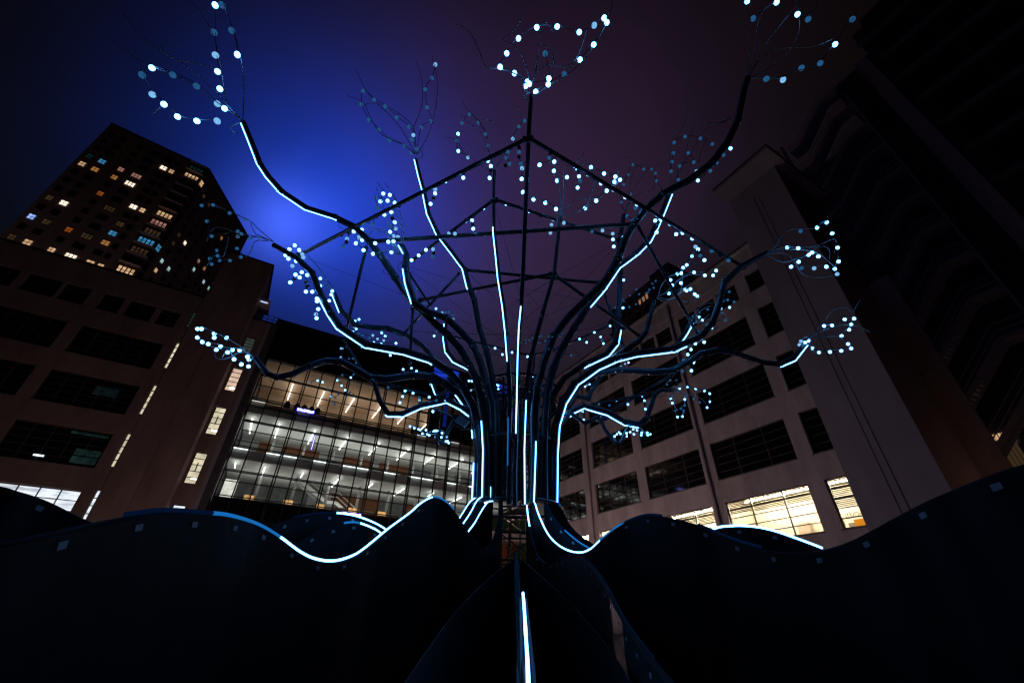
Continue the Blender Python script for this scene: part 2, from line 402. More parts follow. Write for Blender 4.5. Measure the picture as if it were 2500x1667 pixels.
# stair tower
T0 = 25.55
k_ = T0 / 26.0
tv0, tv1 = 6.63 * k_, 10.33 * k_ 
seam = [(8.33 * k_, 8.39 * k_, 3.0, 26.2), (8.68 * k_, 8.74 * k_, 3.0, 26.6)]
fb.mb('stair_tower', [(T0, T0 + 0.4, a, b_, z0, z1) for a, b_, z0, z1 in wall_cells(tv0, tv1, -CAMZ, 28.0, seam)] +
      [(T0 + 0.06, T0 + 0.39, seam[0][0] - 0.001, seam[1][1] + 0.001, 3.0, 26.6)] +
      [(T0 + 0.4, T0 + 5.0, tv0, tv0 + 0.3, -CAMZ, 28.0), (T0 + 0.4, T0 + 5.0, tv1 - 0.3, tv1, -CAMZ, 28.0), (T0 + 5.0, T0 + 5.3, tv0, tv1, -CAMZ, 28.0)], m_towerw)
fb.mb('roof_overhang', [(T0 - 1.75, T0 + 5.6, 5.90, 10.28, 28.0, 28.28)], m_towerw)
fb.mb('coping', [(T0 - 1.80, T0 + 5.65, 5.85, 10.33, 28.283, 28.36)], m_coping)
fb.mb('roof', [(T0 + 0.2, T0 + 5.0, tv0 + 0.3, tv1 - 0.3, 28.365, 28.9)], m_concrete)

# ------------------------------------------------------------------ dark building with the outside stairs
db = Bld('dark_building', 'very dark tall block with zigzag steel escape stairs at the right edge', 'building', 45, -6)
D0 = 40.0
steps = [(1.4, 2.4, 46.2), (0.2, 1.4, 46.2), (-1.1, 0.2, 47.6), (-2.2, -1.1, 51.6), (-40, -2.2, 52.7)]
db.mb('wall', [(D0, D0 + 14, a, b_ - 0.004, -CAMZ, z) for a, b_, z in steps[2:]], m_darkc)
db.mb('penthouse', [(D0 - 0.8, D0 + 8, 0.25, 2.4, 42.6, 46.2)], m_darkc)
db.mb('coping', [(D0 - 0.95, D0 + 8.1, 0.22, 2.5, 46.203, 46.35), (D0 - 0.2, D0 + 14.1, -1.15, 0.2, 47.603, 47.75), (D0 - 0.2, D0 + 14.1, -2.25, -1.16, 51.603, 51.75), (D0 - 0.2, D0 + 14.1, -40, -2.26, 52.703, 52.85)], m_concrete)
db.mb('corner_pilaster', [(D0 - 0.5, D0 - 0.01, -0.85, 0.2, -CAMZ, 47.4)], mat('weathered_concrete_band', (0.50, 0.49, 0.54), 0.8, var=0.2))
for k in range(13):
    db.box('floor_band', D0 - 0.22, D0 - 0.002, -38, -0.9, 5.0 + k * 3.7, 5.55 + k * 3.7, m_concrete)
for k in range(12):
    for j in range(7):
        a = -2.0 - j * 3.6
        o = db.box('window', D0 - 0.06, D0 - 0.004, a - 2.9, a, 5.9 + k * 3.7, 8.0 + k * 3.7, m_dark_glass)
db.mb('wall', [(D0 + 3.2, D0 + 3.5, 0.2, 13, -CAMZ, 42.6)], m_darkc)      # recessed wall behind the stairs
# faintly lit teal windows beside the stairs
for (z0, z1) in ((18.6, 20.3), (16.5, 18.1)):
    db.box('window', D0 - 0.08, D0 - 0.006, -1.9, 0.0 - 0.95, z0, z1, emis('teal_faint_window', (0.01, 0.16, 0.20), 0.03), label=None) if False else db.box('window', D0 - 0.09, D0 - 0.062, -2.6, -1.2, z0, z1, emis('teal_faint_window', (0.01, 0.16, 0.20), 0.035))
wl = db.part('window', D0 + 3.1, 7.5, 10.7)
wl['label'] = 'small lit window with bright blinds behind the stairs'
for i in range(9):
    for j, (z0, z1, m) in enumerate(((11.05, 11.45, emis('amber_blind', (1.0, 0.6, 0.3), 0.75)), (10.7, 10.9, emis('cream_blind', (1.0, 0.8, 0.6), 1.4)), (9.2, 10.6, emis('dim_blind', (0.5, 0.3, 0.15), 0.07)))):
        db.box('pane', D0 + 3.1, D0 + 3.15, 6.55 + i * 0.21, 6.72 + i * 0.21, z0, z1, m, wl)
es = thing('escape_stairs', 'galvanised steel escape stairs zigzagging up the dark block', 'stairs', UV * 38.6 + VV * 5, TH)
class Sub(Bld):
    def __init__(s, root, u, v): s.root = root; s.u = u; s.v = v
eb = Sub(es, 38.6, 5)
s0, s1 = 38.9, 40.1
for k in range(-3, 10):
    z = 12.6 + 3.32 * k
    fl = eb.part('stair_flight', 39.5, 5, z)
    lx = Vector(fl.location)
    def P(u, v, zz): return Vector(eb.L(u, v, zz)) - lx
    st = MB()
    for uu in (s0, s1):
        st.bar(P(uu, 8.1, z), P(uu, 7.0, z), 0.06, 0.30)
        st.bar(P(uu, 7.0, z), P(uu, 3.72, z + 3.3), 0.06, 0.34)
        st.bar(P(uu, 3.72, z + 3.3), P(uu, 2.1, z + 3.3), 0.06, 0.30)
    st.build('stringer', m_stair, fl)
    for i in range(14):
        t = (i + 0.5) / 14
        v = 7.0 + (3.72 - 7.0) * t; zz = z + 3.3 * t - 0.02
        eb.box('tread', s0 + 0.04, s1 - 0.04, v - 0.13, v + 0.13, zz, zz + 0.035, m_stair, fl)
    eb.box('landing', s0 + 0.04, s1 - 0.04, 7.0, 8.1, z + 0.05, z + 0.10, m_stair, fl)
    eb.box('landing', s0 + 0.04, s1 - 0.04, 2.1, 3.72, z + 3.35, z + 3.40, m_stair, fl)
    rl = MB()
    for uu in (s0, s1):
        for h in (1.1, 0.55):
            rl.bar(P(uu, 8.1, z + h), P(uu, 7.0, z + h), 0.045); rl.bar(P(uu, 7.0, z + h), P(uu, 3.72, z + 3.3 + h), 0.045); rl.bar(P(uu, 3.72, z + 3.3 + h), P(uu, 2.1, z + 3.3 + h), 0.045)
    for i in range(42):
        v = 8.1 - i * 6.0 / 41
        zz = z if v > 7 else (z + 3.3 if v < 3.72 else z + 3.3 * (7 - v) / 3.28)
        for uu in (s0, s1): rl.bar(P(uu, v, zz + 0.1), P(uu, v, zz + 1.1), 0.018)
    r = rl.build('railing', m_stair, fl)
for (a, b_) in ((8.35, 8.65), (8.9, 9.02), (1.9, 2.05)):
    g = MB(); x, y, z = eb.L(38.75, (a + b_) / 2, 0); g.box(x - .12, x + .12, y - (b_ - a) / 2, y + (b_ - a) / 2, 0, 44 + CAMZ)
    g.build('post', m_stair, es)

# ------------------------------------------------------------------ brown office building on the left
lb = Bld('brown_office_building', 'brown concrete office building at the left with slit windows and a tall stair block', 'building', -12, 42)
V0 = 38.0; q = V0 / 26.0
def Q(*a): return [x * q for x in a]
lw = []
for z0, z1 in ((10.73, 12.33), (8.2, 9.78), (5.6, 7.23), (2.95, 4.63)):
    for a0, a1 in ((-10.05, -6.6), (-14.05, -10.55), (-18.0, -14.5)): lw.append((a0, a1, z0, z1))
lr0 = [(-7.5, -6.6), (-8.9, -7.72), (-10.03, -9.11), (-11.6, -10.52), (-13.03, -11.69), (-14.2, -13.3), (-15.6, -14.5), (-17.0, -15.9)]
slits = [(13.66, 14.72), (11.0, 12.61), (8.38, 10.0), (5.78, 7.38), (3.1, 4.73)]
holes = [tuple(Q(a0, a1, z0, z1)) for a0, a1, z0, z1 in lw] + [tuple(Q(a0, a1, 13.35, 14.42)) for a0, a1 in lr0] + [tuple(Q(-6.13, -5.985, z0, z1)) for z0, z1 in slits]
lb.mb('wall', [(a, b_, V0, V0 + 0.4, z0, z1) for a, b_, z0, z1 in wall_cells(-36, -5.98 * q, -CAMZ, 15.75 * q, holes)], m_brown)
lb.mb('roof', [(-36, -5.98 * q, V0 + 0.4, V0 + 15, 15.3 * q, 15.45 * q)], m_concrete)
lb.mb('coping', [(-36, -5.98 * q, V0 - 0.12, V0 + 0.5, 15.75 * q + 0.003, 15.84 * q)], m_coping)
lb.mb('room', [(-36, -6.2 * q, V0 + 1.2, V0 + 1.3, 5.2 * q, 15 * q)], m_blackroom)
m_whitelit = emis('white_lit_room', (0.86, 0.88, 1.0), 1.15, 0.35, 1.0, (1, 1, 6))
m_teal = emis('teal_lit_room', (0.10, 0.26, 0.24), 0.055, 0.5, 2.5)
m_warmlit = emis('warm_lit_room', (1.0, 0.74, 0.46), 0.66, 0.28, 1.2, (1, 1, 2))
m_pinklit = emis('peach_lit_room', (1.0, 0.66, 0.50), 0.85, 0.22, 1.2)
m_creamlit = emis('cream_lit_room', (1.0, 0.84, 0.60), 0.82, 0.25, 1.4)
m_greenlit = emis('green_faint_room', (0.10, 0.25, 0.16), 0.16, 0.3, 3)
m_grey = emis('grey_faint_room', (0.14, 0.17, 0.16), 0.30, 0.3, 3)
for i, (a0, a1, z0, z1) in enumerate(lw):
    A = Q(a0, a1, z0, z1)
    lit = z0 < 3
    w = window(lb, 'V', V0, *A, 5, 5 if not lit else 4, m_glass if lit else m_dark_glass, sill=False, bw=0.03, rec=0.22, label='brightly lit wide window' if lit else None)
    if lit: lb.box('lit_room', A[0], A[1], V0 + 1.5, V0 + 1.6, A[2] - 0.5, A[3] + 0.6, m_whitelit, w)
    if i == 6:      # third floor, next to the slits: dim teal ceiling seen through the panes
        for (x0, x1, y0, y1) in ((-8.1, -6.75, 7.0, 7.12), (-7.6, -6.7, 5.75, 6.05), (-7.6, -6.7, 6.1, 6.38)):
            B_ = Q(x0, x1, y0, y1); lb.box('lit_ceiling', B_[0], B_[1], V0 + 0.2, V0 + 0.215, B_[2], B_[3], m_teal, w)
    if i == 3:
        B_ = Q(-8.2, -7.3, 8.95, 9.4); lb.box('lit_ceiling', B_[0], B_[1], V0 + 0.2, V0 + 0.215, B_[2], B_[3], emis('teal_fainter', (0.05, 0.10, 0.11), 0.05, 0.4, 3), w)
    if i == 6 + 0 or i == 7: pass
w = lb.part('tv_light', -11.6, V0 + 0.2, 8.6)  # light of a television, drawn as a small glowing box
lb.box('lamp', -12.9, -12.4, V0 + 0.18, V0 + 0.21, 8.52, 8.62, emis('cyan_spot', (0.75, 0.95, 1.0), 2.2), w)
for a0, a1 in lr0: window(lb, 'V', V0, *Q(a0, a1, 13.35, 14.42), 2, 4, m_dark_glass, sill=False, bw=0.03, rec=0.22)
for i, (z0, z1) in enumerate(slits):
    A = Q(-6.13, -5.985, z0, z1)
    mm = [m_greenlit, m_creamlit, m_creamlit, m_creamlit, m_whitelit][i]
    w = window(lb, 'V', V0, *A, [], 5, m_glass, sill=False, fw=0.02, bw=0.04, rec=0.12, label='narrow lit slit window')
    lb.box('lit_room', A[0], A[1], V0 + 0.34, V0 + 0.36, A[2], A[3], mm, w)
# stair block
sv = V0 - 0.05
lb.mb('stair_block', [(-8.72, -6.98, sv, sv + 0.3, -CAMZ, 28.6), (-6.95, -5.04, sv, sv + 0.3, -CAMZ, 28.6), (-6.98, -6.95, sv + 0.03, sv + 0.3, -CAMZ, 28.6),
      (-8.72, -8.42, sv + 0.3, sv + 9, -CAMZ, 28.6), (-8.42, -5.04, sv + 8.7, sv + 9, -CAMZ, 28.6)], m_brown)
lb.mb('stair_block_side', [(-5.34, -5.04, sv + 0.3, sv + 9, -CAMZ, 28.6)], m_brown)
lb.mb('coping', [(-8.85, -4.9, sv - 0.1, sv + 9.1, 28.603, 28.72)], m_coping)
v2 = 27.2 * q
B2 = [(-3.36, -2.80, 13.61, 14.70), (-3.36, -2.80, 11.0, 12.5), (-3.36, -2.80, 8.36, 9.97), (-3.36, -2.80, 5.73, 7.35), (-3.36, -2.80, 3.1, 4.71)]
lb.mb('wall', [(a, b_, v2, v2 + 0.35, z0, z1) for a, b_, z0, z1 in wall_cells(-5.04, -2.52 * q, -CAMZ, 23.4, [tuple(Q(*h)) for h in B2])], m_brown)
lb.mb('corner_pilaster', [(-2.52 * q, -2.33 * q, v2 - 0.03, v2 + 0.5, -CAMZ, 23.4)], mat('blue_lit_concrete', (0.30, 0.30, 0.36), 0.8, var=0.15, streak=True))  # blue light on the pilaster is put into its colour
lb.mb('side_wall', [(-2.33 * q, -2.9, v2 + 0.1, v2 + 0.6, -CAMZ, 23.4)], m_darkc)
lb.mb('coping', [(-5.03, -2.85, v2 - 0.1, v2 + 6, 23.403, 23.5)], m_coping)
g = MB()
for k in range(5): x = -4.9 + k * 0.5; g.bar(lb.L(x, v2 + 0.3, 23.5), lb.L(x, v2 + 0.3, 24.4), 0.04)
for h in (24.4, 24.0): g.bar(lb.L(-4.95, v2 + 0.3, h), lb.L(-2.85, v2 + 0.3, h), 0.04)
g.build('railing', m_coping, lb.root)
lb.mb('notch_slab', [(-5.04, -4.15, v2 - 0.4, v2 + 2.0, 25.35, 25.6)], m_white)
lb.box('lit_patch', -4.95, -4.35, v2 - 0.35, v2 - 0.2, 25.28, 25.34, emis('lit_patch_glow', (0.55, 0.62, 1.0), 0.9))  # light patch on the soffit, painted as a glowing box
for i, h in enumerate(B2):
    A = Q(*h)
    mm = [m_grey, m_pinklit, m_creamlit, m_creamlit, m_whitelit][i]
    lab = ['faintly lit upper window', 'peach lit window', 'cream lit window', 'cream lit window with a round lamp', 'white lit window'][i]
    w = window(lb, 'V', v2, *A, [], 5, m_glass, sill=False, bw=0.035, rec=0.14, label=lab)
    lb.box('lit_room', A[0], A[1], v2 + 0.9, v2 + 0.95, A[2] - 0.3, A[3] + 0.6, mm, w)
    if i in (1, 2, 3): lb.box('lamp', A[0] + 0.3, A[0] + 0.75, v2 + 0.7, v2 + 0.8, A[2] + 0.5, A[2] + 0.62, m_strip, w)
    if i in (2, 3): lb.box('chair_back', A[0] + 0.35, A[0] + 0.42, v2 + 0.5, v2 + 0.6, A[2] + 1.0, A[2] + 1.7, m_intdark, w)

# ------------------------------------------------------------------ glass office building in the middle
gb = Bld('glass_office_building', 'wide glass fronted office building with floors lit behind its grid of black mullions', 'building', 10, 46)
W0 = 40.5; ua, ub = -2.8, 26.0
levels = [(3.9, .06), (6.33, .05), (7.9, .17), (9.1, .03), (9.88, .12), (11.85, .14), (12.35, .03), (13.25, .03), (14.05, .12), (15.4, .03), (16.1, .20), (17.45, .04), (18.45, .13), (20.2, .08), (22.3, .04)]
nb = 23
mull = gb.part('curtain_wall', ua, W0, 10); lm = Vector(mull.location)
for i in range(nb + 1):
    u = ua + 1.25 * i; big = i % 3 == 0
    if u > 26: break
    w_ = 0.07 if big else 0.05
    if big:
        for du in (-0.09, 0.09): gb.box('mullion', u + du - 0.05, u + du + 0.05, W0 - 0.14, W0 + 0.06, -CAMZ, 24.2, m_mull, mull)
    else: gb.box('mullion', u - 0.05, u + 0.05, W0 - 0.10, W0 + 0.06, -CAMZ, 24.2, m_mull, mull)
for z, h in levels:
    if h > 0.1:
        gb.box('transom', ua, ub, W0 - 0.12, W0 + 0.05, z - h / 2, z - h / 2 + 0.07, m_mull, mull)
        gb.box('transom', ua, ub, W0 - 0.12, W0 + 0.05, z + h / 2, z + h / 2 + 0.05, m_mull, mull)
    else: gb.box('transom', ua, ub, W0 - 0.07, W0 + 0.045, z - 0.025, z + 0.025, m_mull, mull)
zl = [-CAMZ, 3.9, 6.33, 7.9, 9.88, 11.85, 14.05, 16.1, 18.45, 20.2, 24.2]
for j, (z0, z1) in enumerate(zip(zl, zl[1:])):
    for i in range(19 if j > 1 else 12):
        u = ua + 1.25 * i
        dark = z0 < 7 or z0 > 20
        gb.box('pane', u + 0.01, u + 1.24, W0 + 0.062, W0 + 0.075, z0 + 0.02, z1 - 0.02, m_dark_glass if dark else m_glass, mull)
gb.mb('roof', [(ua - 0.2, ub, W0 + 0.1, W0 + 14, 24.0, 24.25)], m_darkc)
gb.mb('coping', [(ua - 0.3, ub, W0 - 0.3, W0 + 0.1, 24.21, 24.45)], m_coping)
gb.mb('end_wall', [(ua - 0.35, ua - 0.1, W0 - 0.3, W0 + 14, -CAMZ, 24.2)], m_darkc)
gb.mb('back_wall', [(ua, ub, W0 + 13.6, W0 + 14, -CAMZ, 24)], m_darkc)
floors = [(7.9, 11.0, 'w'), (11.85, 15.0, 'w'), (16.1, 20.15, 'o')]
for z0, z1, kind in floors:
    fl = gb.part('storey', ua, W0 + 4, z0)
    cm = m_interior if kind == 'w' else m_warmint
    gb.box('ceiling', ua, ub, W0 + 0.5, W0 + 9.0, z1, z1 + 0.12, cm, fl)
    gb.box('floor_slab', ua, ub, W0 + 0.35, W0 + 9.0, z0 - 0.75, z0 - 0.08, m_interior if kind == 'w' else m_warmint, fl)
    gb.box('edge_beam', ua, ub, W0 + 0.25, W0 + 0.49, z1 - 0.02, z1 + 0.7, m_spandrel, fl)
    if z0 > 9: 
        for k in range(19):
            if (k * 7 + int(z0)) % 5 < 3 and not (z0 > 13 and k % 3): gb.box('floor_edge_light', ua + 0.06 + 1.25 * k, ua + 1.19 + 1.25 * k, W0 + 0.13, W0 + 0.19, z0 - 0.12, z0 - 0.08, emis('edge_light_%d' % z0, (.95, 1, .97), 3.4 if z0 < 13 else 1.0), fl)
    back = W0 + 8.0
    if kind == 'o':
        gb.box('partition_wall', ua, 14, back, back + 0.1, z0 - 0.08, z1, m_warmint, fl)
        gb.box('partition_wall', 14.05, 26, back - 5.5, back - 5.4, z0 - 0.08, z1, m_blackroom, fl)
    else:
        x = ua
        pat = [(1.6, m_interior), (1.2, m_wood), (1.0, m_interior), (3.6, m_wood), (2.4, m_interior), (3.2, m_wood), (0.8, m_interior), (3.6, m_wood), (2.6, m_intdark), (3.0, m_interior), (4.9, m_intdark)]
        if z0 < 9: pat = [(0.4, m_interior), (7.0, m_intdark), (2.2, m_interior), (5.0, m_wood), (3.0, m_intdark), (4.0, m_wood), (6.5, m_interior)]
        for w_, mm in pat:
            gb.box('partition_wall', x + 0.002, min(x + w_, ub), back, back + 0.1, z0 - 0.08, z1, mm, fl); x += w_
        for k in range(9):
            gb.box('cabinet', 0.3 + k * 2.7, 1.6 + k * 2.7, back - 1.2, back - 0.6, z0 - 0.06, z0 + 1.0 + 0.3 * (k % 3), m_intdark if k % 2 else m_interior, fl)
    for k in range(10):
        uc = 0.0 + 2.87 * k + (0.0 if z0 < 9 else 0.05)
        if uc > 25: break
        g = MB(); p = Vector(gb.L(uc, W0 + (3.6 if z0 < 9 else 6.2), z0 - 0.08)) - Vector(fl.location)
        g.tube([p, p + Vector((0, 0, z1 - z0 + 0.08))], 0.12, 10)
        if kind == 'w': g.build('column', m_interior, fl, True)
    for k in range(-1, 8):
        uc = 0.0 + 3.03 * k + (0.85 if k < 0 else 0)
        if kind == 'o': uc = -1.45 + 3.05 * k + (1.5 if k < 0 else 1.45)
        if uc < ua or uc > 25: continue
        va, vb = (W0 + 1.1, W0 + 2.9) , (W0 + 3.1, W0 + 5.2)
        if kind == 'o': va, vb = (W0 + 3.6, W0 + 5.6), (W0 + 5.8, W0 + 7.8)
        if z0 < 9: va, vb = (W0 + 0.8, W0 + 2.3), (W0 + 2.5, W0 + 4.0)
        for a, b_ in (va, vb):
            if z0 < 9 and a > W0 + 2 and k % 2: continue
            gb.box('ceiling_tube', uc - 0.035, uc + 0.035, a, b_, z1 - 0.30, z1 - 0.24, m_strip if kind == 'w' else emis('warm_ceiling_tube', (1, .86, .70), 7.0), fl)
    ld = bpy.data.lights.new('ceiling_fill', 'AREA'); ld.shape = 'RECTANGLE'; ld.size = 28.0; ld.size_y = 1.2  # unseen area light added to brighten the ceiling evenly
    ld.energy = {7.9: 170, 11.85: 200, 16.1: 180}[z0]; ld.color = (1, .98, .92) if kind == 'w' else (1, .82, .64)
    lo = bpy.data.objects.new('ceiling_fill', ld); C.objects.link(lo); lo.parent = fl
    lo.location = Vector(gb.L(11.6, W0 + 4.2, z0 + 1.25)) - Vector(fl.location); lo.rotation_euler = (math.pi, 0, 0)
    for k in range(12):
        gb.box('desk', 0.2 + 2.1 * k, 1.6 + 2.1 * k, W0 + 2.2, W0 + 3.0, z0 + 0.66, z0 + 0.70, m_interior, fl)
        gb.box('desk_leg', 0.25 + 2.1 * k, 0.3 + 2.1 * k, W0 + 2.25, W0 + 2.3, z0 - 0.06, z0 + 0.655, m_intdark, fl)
fl = gb.part('storey', 0, W0 + 4, 5)
gb.box('partition_wall', ua, ub, W0 + 3.0, W0 + 3.1, -CAMZ, 7.1, m_wood, fl)
gb.box('ceiling_tube', 0.05, 0.25, W0 + 1.0, W0 + 1.2, 5.5, 6.15, emis('warm_wall_tube', (1, .72, .45), 5.0), fl)
# stair inside the lowest lit floor
st = MB(); P = lambda u, v, z: Vector(gb.L(u, v, z))
for vv in (W0 + 4.8, W0 + 6.2):
    st.bar(P(3.4, vv, 11.0), P(5.9, vv, 9.5), 0.10, 0.28); st.bar(P(5.9, vv, 9.5), P(6.9, vv, 9.5), 0.10, 0.26); st.bar(P(6.9, vv, 9.5), P(9.2, vv, 8.0), 0.10, 0.28)
for i in range(12):
    t = i / 11; st.bar(P(3.5 + 2.3 * t, W0 + 4.85, 11.0 - 1.42 * t), P(3.5 + 2.3 * t, W0 + 6.15, 11.0 - 1.42 * t), 0.25, 0.05)
    st.bar(P(7.0 + 2.1 * t, W0 + 4.85, 9.45 - 1.4 * t), P(7.0 + 2.1 * t, W0 + 6.15, 9.45 - 1.4 * t), 0.25, 0.05)
st.build('inner_stair', m_interior, gb.root)
st = MB()
for dz in (0.5, 0.95):
    st.bar(P(3.4, W0 + 4.75, 11.0 + dz), P(5.9, W0 + 4.75, 9.5 + dz), 0.04); st.bar(P(5.9, W0 + 4.75, 9.5 + dz), P(6.9, W0 + 4.75, 9.5 + dz), 0.04); st.bar(P(6.9, W0 + 4.75, 9.5 + dz), P(9.2, W0 + 4.75, 8.0 + dz), 0.04)
st.build('handrail', m_interior, gb.root)
for k, uc in enumerate((-0.42, 2.55, 5.1, 7.9, 10.55)):
    for du in (-0.19, 0.19):
        gb.box('pendant_lamp', uc + du - 0.165, uc + du + 0.165, W0 + 1.3, W0 + 1.5, 8.22, 8.52, m_amber)
gb.box('bright_door', -2.5, -1.55, W0 + 2.0, W0 + 2.1, 7.95, 9.7, emis('bright_doorway', (1, .95, .85), 0.85, 0.2, 3))
# blue illuminated signs on the facade
def sign(label, u0, u1, z0, z1, vv=0.3, core=0.06, vert=False):
    s = thing('illuminated_sign', label, 'sign', UV * ((u0 + u1) / 2) + VV * (W0 - vv), TH, 'blue signs on the glass building')
    sb = Sub(s, (u0 + u1) / 2, W0 - vv)
    sb.box('sign_case', u0, u1, W0 - vv, W0 - vv + 0.10, z0, z1, m_signb)
    if vert: sb.box('light_tube', u0 + 0.05, u1 - 0.05, W0 - vv - 0.04, W0 - vv - 0.003, z0 + 0.05, z1 - 0.05, m_sign)
    else:
        n = 8; w_ = (u1 - u0 - 0.16) / n
        for i in range(n): sb.box('letter', u0 + 0.08 + i * w_ + 0.015, u0 + 0.08 + (i + 1) * w_ - 0.01, W0 - vv - 0.04, W0 - vv - 0.003, z0 + core + (0.03 if i % 3 == 1 else 0), z1 - core - (0.04 if i % 4 == 2 else 0), m_sign)
sign('blue and white illuminated sign below the orange lit top floor', 0.9, 2.5, 15.68, 16.05)
sign('upright thin blue light tube on the white lit floor', 2.98, 3.12, 12.45, 13.85, vert=True)
sign('blue and white illuminated sign just above the dark root panels', 6.75, 8.45, 7.45, 7.85)
def panel(label, u0, u1, z0, z1, m, bars=3):
    s = thing('glowing_panel', label, 'light panel', UV * ((u0 + u1) / 2) + VV * (W0 - .3), TH, 'blue glowing panels on the glass building')
    sb = Sub(s, (u0 + u1) / 2, W0 - .3)
    sb.box('panel', u0, u1, W0 - .35, W0 - .30, z0, z1, m)
    for i in range(bars + 1):
        z = z0 + (z1 - z0) * i / bars; sb.box('panel_rail', u0 - .03, u1 + .03, W0 - .39, W0 - .352, z - .03, z + .03, m_coping)
m_pb = emis('panel_glow_blue', (0.012, 0.045, 0.62), 0.62, 0.5, 1.2)
panel('blue glowing panel high on the glass building, seen left of the trunk', 13.2, 14.8, 22.4, 24.0, m_pb)
panel('blue glowing panel on the roof edge, right of the first one and seen between branches', 15.1, 16.2, 23.2, 24.2, m_pb, 2)
panel('blue glowing panel on the roof edge, seen just above the trunk rings', 21.0, 22.5, 22.9, 24.2, m_pb, 3)
panel('tall blue-lit post on the glass building left of the trunk, its light painted as glow', 14.9, 15.25, 17.2, 21.7, emis('post_light_glow', (0.004, 0.02, 0.22), 0.5), 6)  # blue light falling on a post, painted as glow
# row of armchairs behind the glass of the top floor
AL = ['leftmost dark armchair of the row behind the top floor glass, apart from the others', 'second dark armchair from the left behind the top floor glass', 'middle dark armchair of the row right above the blue sign',
      'fourth dark armchair from the left behind the top floor glass', 'rightmost dark armchair of the row behind the top floor glass']
for k, uc in enumerate((0.1, 0.95, 1.55, 2.2, 2.75)):
    ch = thing('armchair', AL[k], 'chair', UV * uc + VV * (W0 + 0.9), TH, 'armchairs behind the top floor glass')
    cb = Sub(ch, uc, W0 + 0.9)
    g = MB(); pts = [(0, 0), (0.5, 0), (0.52, 0.55), (0.40, 0.82), (0.25, 0.88), (0.10, 0.82), (-0.02, 0.55)]
    n = len(pts)
    for dv in (0.0, 0.12):
        for (a, z) in pts: g.v.append((a - 0.25, dv, 16.05 + CAMZ + z))
    g.f.append(tuple(range(n))); g.f.append(tuple(reversed(range(n, 2 * n))))
    for i in range(n): g.f.append((i, (i + 1) % n, (i + 1) % n + n, i + n))
    g.build('backrest', m_blackroom, ch)
    cb.box('seat', uc - 0.25, uc + 0.25, W0 + 1.03, W0 + 1.5, 16.3, 16.5, m_blackroom)
    for a, c in ((-.22, 1.08), (.18, 1.08), (-.22, 1.44), (.18, 1.44)): cb.box('leg', uc + a, uc + a + .04, W0 + c, W0 + c + .04, 16.04, 16.298, m_frame)

# ------------------------------------------------------------------ high-rise on the left
s_ = 1.6
P0, P1, P2 = Vector((-59.1, 34.4)) * s_, Vector((-49.1, 41.6)) * s_, Vector((-50.1, 56.1)) * s_
def highrise_face(root, A, B, wins, z_top, m, other):
    pass
hr = thing('highrise', 'tall dark residential tower with scattered lit windows behind the brown building', 'building', (P1.x, P1.y, 0))
H = 96.0 + CAMZ
g = MB(); P3 = P0 + (P2 - P1)
foot = [P0, P1, P2, P3]
for z in (0, H):
    for p in foot: g.v.append((p.x - P1.x, p.y - P1.y, z))
g.f += [(0, 1, 5, 4), (1, 2, 6, 5), (2, 3, 7, 6), (3, 0, 4, 7), (4, 5, 6, 7), (3, 2, 1, 0)]
g.build('wall', m_highrise, hr)
def tower_win_mesh(name, pm, nx, nz):
    g = MB(); F = []
    g.box(-.5, .5, -.03, .10, -.5, .5)
    k = len(g.f)
    fw = 0.035
    for i in range(nx + 1):
        x = -.5 + i / nx; g.box(x - fw, x + fw, -.07, -.031, -.52, .52)
    for j in range(nz + 1):
        z = -.5 + j / nz; g.box(-.5, .5, -.065, -.033, z - fw * 1.1, z + fw * 1.1)
    me = bpy.data.meshes.new(name); me.from_pydata(g.v, [], g.f)
    me.materials.append(pm); me.materials.append(m_coping)
    for i, p in enumerate(me.polygons): p.material_index = 0 if i < k else 1
    return me
WM = {}
COL = {'k': ((0, 0, 0), 0), 'y': ((1, .62, .33), .62), 'w': ((1, .80, .62), 1.5), 'a': ((1, .45, .12), .33), 'o': ((.9, .22, .03), .22), 'b': ((.08, .42, .80), .48),
       'B': ((.3, .45, 1.0), 1.2), 'p': ((.9, .42, .33), .33), 'd': ((.5, .3, .15), .07), 'c': ((.55, .85, .85), .62), 't': ((.02, .22, .28), .06)}
def win_mesh(code, nx, nz):
    key = (code, nx, nz)
    if key not in WM:
        pm = m_dark_glass if code == 'k' else emis('tower_window_' + {'y': 'yellow', 'w': 'white', 'a': 'amber', 'o': 'orange', 'b': 'cyan', 'B': 'blue', 'p': 'pink', 'd': 'dim', 'c': 'pale', 't': 'teal'}[code], *COL[code], 0.3, 0.9)
        WM[key] = tower_win_mesh('tower_window', pm, nx, nz)
    return WM[key]
def put_win(root, origin, A, B, s, z, w, h, code, nx, nz, name='window'):
    d = (B - A).normalized(); n = Vector((d.y, -d.x))          # outward: towards the viewer's side
    p = A + d * s + n * 0.04
    o = bpy.data.objects.new(name, win_mesh(code, nx, nz)); C.objects.link(o); o.parent = root
    o.location = (p.x - origin.x, p.y - origin.y, z + CAMZ); o.rotation_euler = (0, 0, math.atan2(d.y, d.x)); o.scale = (w * 0.88, 0.8, h * 0.92)
    return o
k1 = 1.28
front = {}
def F(s, z, code): front[(s, z)] = code
pitch = 2.22
